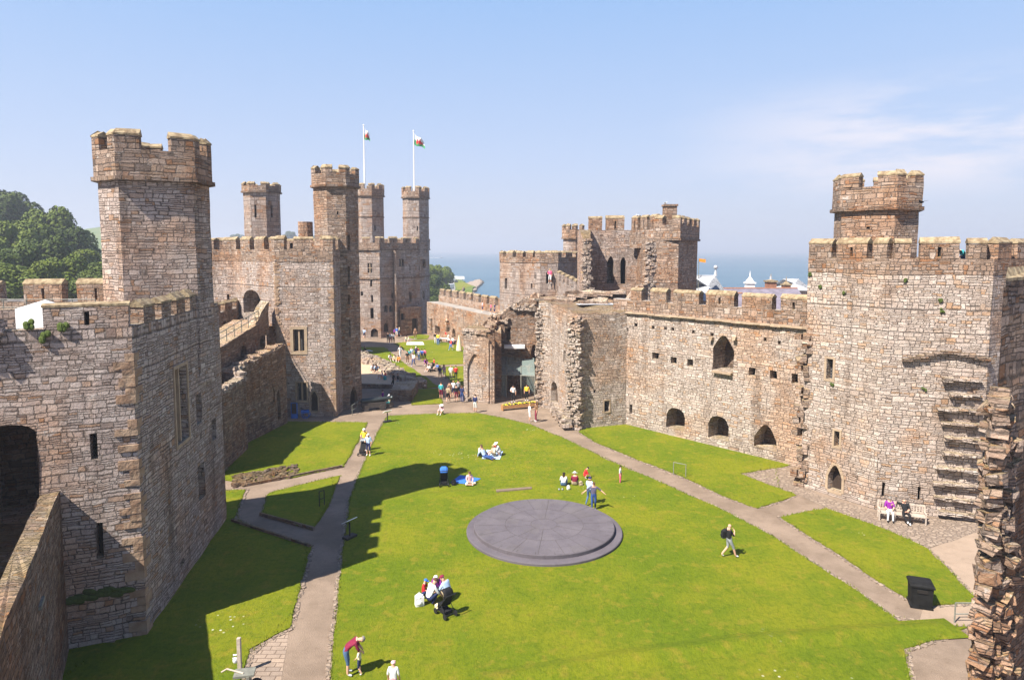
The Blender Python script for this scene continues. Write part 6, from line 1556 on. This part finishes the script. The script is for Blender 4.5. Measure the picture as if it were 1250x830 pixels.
q_ = G(889, 680); bag(0, 0, 'black backpack worn by the striding bald person', 'cloth_black', 1.05, z=.06+1.02, back=True, at=q_+V2(-.24, -.02), rz=-math.pi/2)
def shoes(px, py, lab):
    p = G(px, py)
    b = MB(); b.ell((p.x, p.y, LZ+.05), (.06, .13, .06), 0, 8, 5); o = b.build('shoe', 'cloth_grey'); tag(o, lab, 'shoe', 'shoes left on the lawn')
shoes(682.5, 599, 'left one of two grey shoes on the lawn before the sitting pair'); shoes(686.5, 598.8, 'right one of two grey shoes on the lawn before the sitting pair')
# ------------------------------------------------------------------ cannon
p = G(460, 500); cn_ = thing('cannon', 'dark old cannon on a low wooden carriage beside the tower shade', 'cannon', V3(p, 0)); rz = .32; ux, uy = math.cos(rz), math.sin(rz)
b = MB(); b.tube([(p.x-1.6*ux, p.y-1.6*uy, .95), (p.x-1.45*ux, p.y-1.45*uy, .96), (p.x+.4*ux, p.y+.4*uy, 1.05), (p.x+1.4*ux, p.y+1.4*uy, 1.12), (p.x+1.5*ux, p.y+1.5*uy, 1.13), (p.x+1.62*ux, p.y+1.62*uy, 1.13)], [.08, .27, .22, .17, .22, .2], 14); b.build('barrel', 'bronze', cn_)
b = MB()
for s in (-1, 1): b.box((p.x-.3*ux-s*.32*uy, p.y-.3*uy+s*.32*ux, .55), (2.4, .12, .5), rz)
b.box((p.x-.3*ux, p.y-.3*uy, .4), (1.9, .6, .1), rz); b.build('carriage', 'dark_timber', cn_)
for f_ in (-1.1, .5):
    for s in (-1, 1): b = MB(); b.tube([(p.x+f_*ux-s*.42*uy, p.y+f_*uy+s*.42*ux, .3), (p.x+f_*ux-s*.55*uy, p.y+f_*uy+s*.55*ux, .3)], .3, 14); b.build('wheel', 'dark_timber', cn_)
person(467, 492, 'bench', 200, 'person in purple top sitting on the cannon carriage', 'purple', 'black', ('short', 'hairdark'), 1.0, z=.25, shin=None)
person(475, 497.5, 'bench', 220, 'person in white cap and cream top sitting at the cannon muzzle', 'cream', 'teal', ('cap', 'white'), 1.0, z=0.0, shin=None)
tp = thing('stone_block', 'low stone block used as a seat at the cannon muzzle', 'stone block', V3(G(475.5, 497), 0)); b = MB(); g_ = G(475.5, 497); b.box((g_.x, g_.y+.15, .22), (.7, .5, .42), .2, 0, None, .03); b.build('block', 'stone_dark', tp)
# blue notice board and blue trolley by the tower door
p = G(359.5, 510.5); t = thing('notice_board', 'upright blue framed notice board against the second tower', 'notice board', V3(p, 0)); b = MB()
b.box((p.x, p.y, .75), (.62, .08, 1.5)); b.build('frame', 'cloth_blue', t); b = MB(); b.box((p.x, p.y-.05, .95), (.46, .02, 1.0)); b.build('panel', 'dark_timber', t)
p = G(372.5, 510); t = thing('trolley', 'bright blue two wheeled trolley next to the notice board', 'trolley', V3(p, 0)); b = MB(); b.box((p.x, p.y, .62), (.7, .4, .25), .2); b.build('body', 'cloth_blue', t)
for s in (-1, 1):
    b = MB(); n_ = 16
    for k in range(n_): a, a2 = 2*math.pi*k/n_, 2*math.pi*(k+1)/n_; b.tube([(p.x+.1+.33*math.cos(a), p.y+s*.24, .34+.33*math.sin(a)), (p.x+.1+.33*math.cos(a2), p.y+s*.24, .34+.33*math.sin(a2))], .035, 5, cap=False)
    b.build('wheel', 'cloth_blue', t)
b = MB(); b.tube([(p.x+.3, p.y, .65), (p.x-.5, p.y, 1.0)], .03, 6); b.build('handle', 'iron', t)
# planter with flowers, glass canopy in the gate passage
A, B = G(613, 501), G(655, 497); d = (B-A).normalized(); c = (A+B)/2; rz = math.atan2(d.y, d.x); LL = (B-A).length
t = thing('flower_planter', 'long wooden planter of yellow flowers in front of the gate passage', 'planter', V3(c, 0))
b = MB(); n_ = Vector((-d.y, d.x))
for s in (-1, 1): b.box((c.x+n_.x*s*.25, c.y+n_.y*s*.25, .35), (LL, .06, .3), rz)
for s in (-1, 1): b.box((c.x+d.x*s*LL/2, c.y+d.y*s*LL/2, .3), (.07, .54, .55), rz)
b.build('box', 'wood_warm', t); b = MB(); b.box((c.x, c.y, .42), (LL-.1, .44, .1), rz); b.build('soil', 'soil', t)
b = MB(); rr_ = random.Random(2)
for k in range(90):
    u, w_ = rr_.uniform(-.48, .48)*LL, rr_.uniform(-.2, .2); b.ell((c.x+d.x*u+n_.x*w_, c.y+d.y*u+n_.y*w_, .5+rr_.uniform(0, .12)), (.09, .09, .06), 0 if rr_.random() < .5 else 1, 6, 4)
b.build('flowers', ['flower_leaf', 'flower_yellow'], t)
t = thing('glass_shelter', 'steel and glass visitor shelter filling the ruined gate passage', 'shelter', V3(G(628, 488), 0))
fz = [XY(605.5, 73.5, 0), XY(618, 73.2, 0), XY(636, 72.8, 0), XY(653, 72.4, 0)]; bk = [XY(606, 77, 3), XY(619, 76.8, 3), XY(636, 76.6, 3), XY(652, 76, 3)]
for k, p in enumerate(fz): b = MB(); b.tube([V3(p, 0), V3(p, 2.5 if k else 2.6)], .07, 8); b.build('post', 'rail_grey', t)
for k in range(3):
    b = MB(); b.face([V3(fz[k], 2.5), V3(fz[k+1], 2.5), V3(bk[k+1], 3.9), V3(bk[k], 3.9)]); b.build('roof_pane', 'glass_pane', t)
    b = MB(); b.tube([V3(fz[k], 2.5), V3(fz[k+1], 2.5)], .05, 6); b.tube([V3(fz[k], 2.53), V3(bk[k], 3.93)], .045, 6); b.tube([V3(fz[k].lerp(bk[k], .5), 3.22), V3(fz[k+1].lerp(bk[k+1], .5), 3.22)], .03, 6); b.build('beam', 'rail_grey', t)
b = MB(); b.face([V3(fz[0], .1), V3(fz[1], .1), V3(fz[1], 2.4), V3(fz[0], 2.4)]); b.build('glass_panel', 'glass_pane', t)
b = MB(); b.face([V3(fz[2]+V2(0, 2.6), .1), V3(fz[3]+V2(0, 2.6), .1), V3(fz[3]+V2(0, 2.6), 2.4), V3(fz[2]+V2(0, 2.6), 2.4)]); b.build('glass_panel', 'glass_pane', t)
person(626.5, 491, 'stand2', 270, 'person in white top and black trousers inside the glass shelter', 'white', 'black', ('short', 'hairdark'), 1.02, z=.01, shin=None)
person(643, 489, 'stand', 270, 'person in yellow top deep inside the glass shelter', 'yellow', 'black', ('short', 'hairdark'), .98, z=.01, shin=None)
# wooden seat slabs at the foot of the ruined block
A, B = G(678, 507), G(693, 521); d = (B-A); L_ = d.length; d.normalize(); c = (A+B)/2; rz = math.atan2(d.y, d.x)
t = thing('stone_bench', 'rough stone bench along the foot of the ruined block', 'bench', V3(c, 0))
b = MB(); b.box((c.x, c.y, .45), (L_, .5, .12), rz, 0, None, .03); b.build('seat', 'stone_pale', t)
for s in (-.35, .35): b = MB(); b.box((c.x+d.x*L_*s, c.y+d.y*L_*s, .2), (.35, .4, .4), rz, 0, None, .02); b.build('support', 'stone_dark', t)
# folded parasol and market stalls far away
p = G(560.5, 429); t = thing('parasol', 'tall folded cream parasol beside the gate pier', 'parasol', V3(p, 0)); b = MB(); b.tube([V3(p, 0), V3(p, 2.7)], .04, 6); b.build('pole', 'rail_grey', t)
b = MB(); b.tube([V3(p, .15), V3(p, .6), V3(p, 1.5), V3(p, 2.6)], [.5, .45, .3, .05], 10); b.build('canopy', 'cloth_cream', t)
for k, (x, y, l) in enumerate(((541.5, 418.5, 'white trestle table behind the yellow top on the far lawn'), (553, 420.5, 'white trestle table near the folded parasol'))):
    p = G(x, y); t = thing('trestle_table', l, 'table', V3(p, 0), 'white trestle tables on the far lawn'); b = MB(); b.box((p.x, p.y, .78), (1.9, .8, .06)); b.build('tabletop', 'white_sheet', t)
    for s in (-.7, .7): b = MB(); b.box((p.x+s, p.y, .4), (.06, .6, .76)); b.build('leg', 'rail_grey', t)
# gulls and a swallow
def gull(P, lab, rz, fly=False, s=1.):
    t = thing('gull' if not fly else 'small_bird', lab, 'bird', P, None, True, rz); t.scale = (s,)*3
    b = MB(); b.tube([(-.26, 0, .17), (-.16, 0, .17), (0, 0, .16), (.14, 0, .20), (.19, 0, .27), (.24, 0, .28), (.30, 0, .265)], [.02, .06, .085, .07, .04, .035, .008], 8)
    b.build('body', 'cloth_white' if not fly else 'cloth_black', t)
    for sg in (-1, 1):
        b = MB()
        if fly: b.face([(.06, sg*.05, .2), (-.08, sg*.05, .2), (-.18, sg*.42, .26)]) ; b.face([(.06, sg*.05, .205), (-.18, sg*.42, .265), (-.08, sg*.05, .205)])
        else: b.ell((-.06, sg*.07, .18), (.2, .02, .06))
        b.build('wing', 'cloth_grey' if not fly else 'cloth_black', t)
        if not fly: b = MB(); b.tube([(.0, sg*.03, .1), (.0, sg*.03, 0)], .008, 5); b.build('leg', 'cloth_orange', t)
pg = XY(812, 75, 20); gull((pg.x, pg.y, zat(pg, 250)+.0), 'white gull perched on the top block of the open tower', .4)
pg = XY(778, 76.5, 19); gull((pg.x, pg.y, zat(pg, 265)), 'white gull perched on a merlon cap of the open tower', 2.)
pg = XY(1126, 40, 20); gull((pg.x, pg.y, zat(pg, 250)), 'small dark bird flying beside the right tower turret', 3.6, True, .9)

# ================================================================== WORLD, SUN, CAMERA
SUN_EL, SUN_DIR = R(51.5), R(41)          # light travels towards +X turned 38 degrees to +Y
w = bpy.data.worlds.new('World'); SC.world = w; w.use_nodes = True; nt = w.node_tree; q = NT(nt)
bg = nt.nodes['Background']
sky = q.n('ShaderNodeTexSky', sky_type='NISHITA'); sky.sun_disc = False; sky.sun_elevation = SUN_EL
tosun = Vector((-math.cos(SUN_DIR), -math.sin(SUN_DIR)))
sky.sun_rotation = math.atan2(tosun.x, tosun.y)
sky.altitude = 20; sky.air_density = 1.0; sky.dust_density = 1.6; sky.ozone_density = 1.6
tcn = q.n('ShaderNodeTexCoord').outputs['Generated']
s = q.n('ShaderNodeSeparateXYZ'); q.put(s.inputs[0], tcn)
az = q.m('ARCTAN2', s.outputs[0], s.outputs[1])
cv = q.n('ShaderNodeCombineXYZ'); q.put(cv.inputs[0], q.m('MULTIPLY', az, 3.2)); q.put(cv.inputs[1], q.m('MULTIPLY', s.outputs[2], 15.))
cn = q.noise(cv.outputs[0], 1.3, 6, .6).outputs[0]
win = q.m('MULTIPLY', q.step(az, .16, .56), q.m('MULTIPLY', q.step(s.outputs[2], .05, .11), q.step(s.outputs[2], .235, .15)))
cl = q.m('MULTIPLY', q.m('MULTIPLY', q.step(cn, .34, .60), win), .85)
grad = q.ramp(s.outputs[2], [(0, (2.66, 2.78, 3.32)), (.12, (2.2, 2.62, 3.6)), (.34, (1.36, 2.2, 3.65)), (.6, (.45, 1.0, 2.4))])
c = q.mix(cl, q.mix(.9, sky.outputs[0], grad), (3.9, 3.7, 3.95))
q.put(bg.inputs[0], c); bg.inputs[1].default_value = .105
L = bpy.data.lights.new('sun', 'SUN'); L.energy = 5.0; L.angle = R(.53); L.color = (1, .925, .82)
lo = bpy.data.objects.new('sun', L); COL.objects.link(lo)
dv = Vector((math.cos(SUN_DIR)*math.cos(SUN_EL), math.sin(SUN_DIR)*math.cos(SUN_EL), -math.sin(SUN_EL)))
lo.rotation_euler = dv.to_track_quat('-Z', 'Y').to_euler(); lo.location = (-40, -40, 90)
cam = bpy.data.cameras.new('camera'); co = bpy.data.objects.new('camera', cam); COL.objects.link(co); SC.camera = co
co.location = (0, 0, H); co.rotation_euler = (math.pi/2-PIT, 0, 0)
cam.sensor_fit = 'HORIZONTAL'; cam.sensor_width = 36; cam.lens = F/1250*36; cam.shift_y = -(415-CY)/1250; cam.clip_start = .1; cam.clip_end = 40000
# the air
b = MB(); b.box((0, 6450, 31.5), (15000, 13300, 83)); hz = b.build('haze', [], None); hz['kind'] = 'stuff'
hm = bpy.data.materials.new('haze_air'); hm.use_nodes = True; hn = hm.node_tree; hn.nodes.remove(hn.nodes['Principled BSDF'])
pv = hn.nodes.new('ShaderNodeVolumePrincipled'); pv.inputs['Color'].default_value = (.80, .86, .97, 1); pv.inputs['Density'].default_value = .0005; pv.inputs['Anisotropy'].default_value = .2
hn.links.new(pv.outputs[0], hn.nodes['Material Output'].inputs['Volume']); hz.data.materials.append(hm)
vs = SC.view_settings; vs.view_transform = 'Standard'; vs.look = 'None'; vs.gamma = 1; vs.use_curve_mapping = False; vs.exposure = 1.27
SC.render.engine = 'CYCLES'; cy = SC.cycles; cy.use_denoising = True; cy.max_bounces = 5; cy.diffuse_bounces = 3; cy.volume_bounces = 0; cy.use_fast_gi = False
try: cy.denoiser = 'OPENIMAGEDENOISE'
except Exception: pass
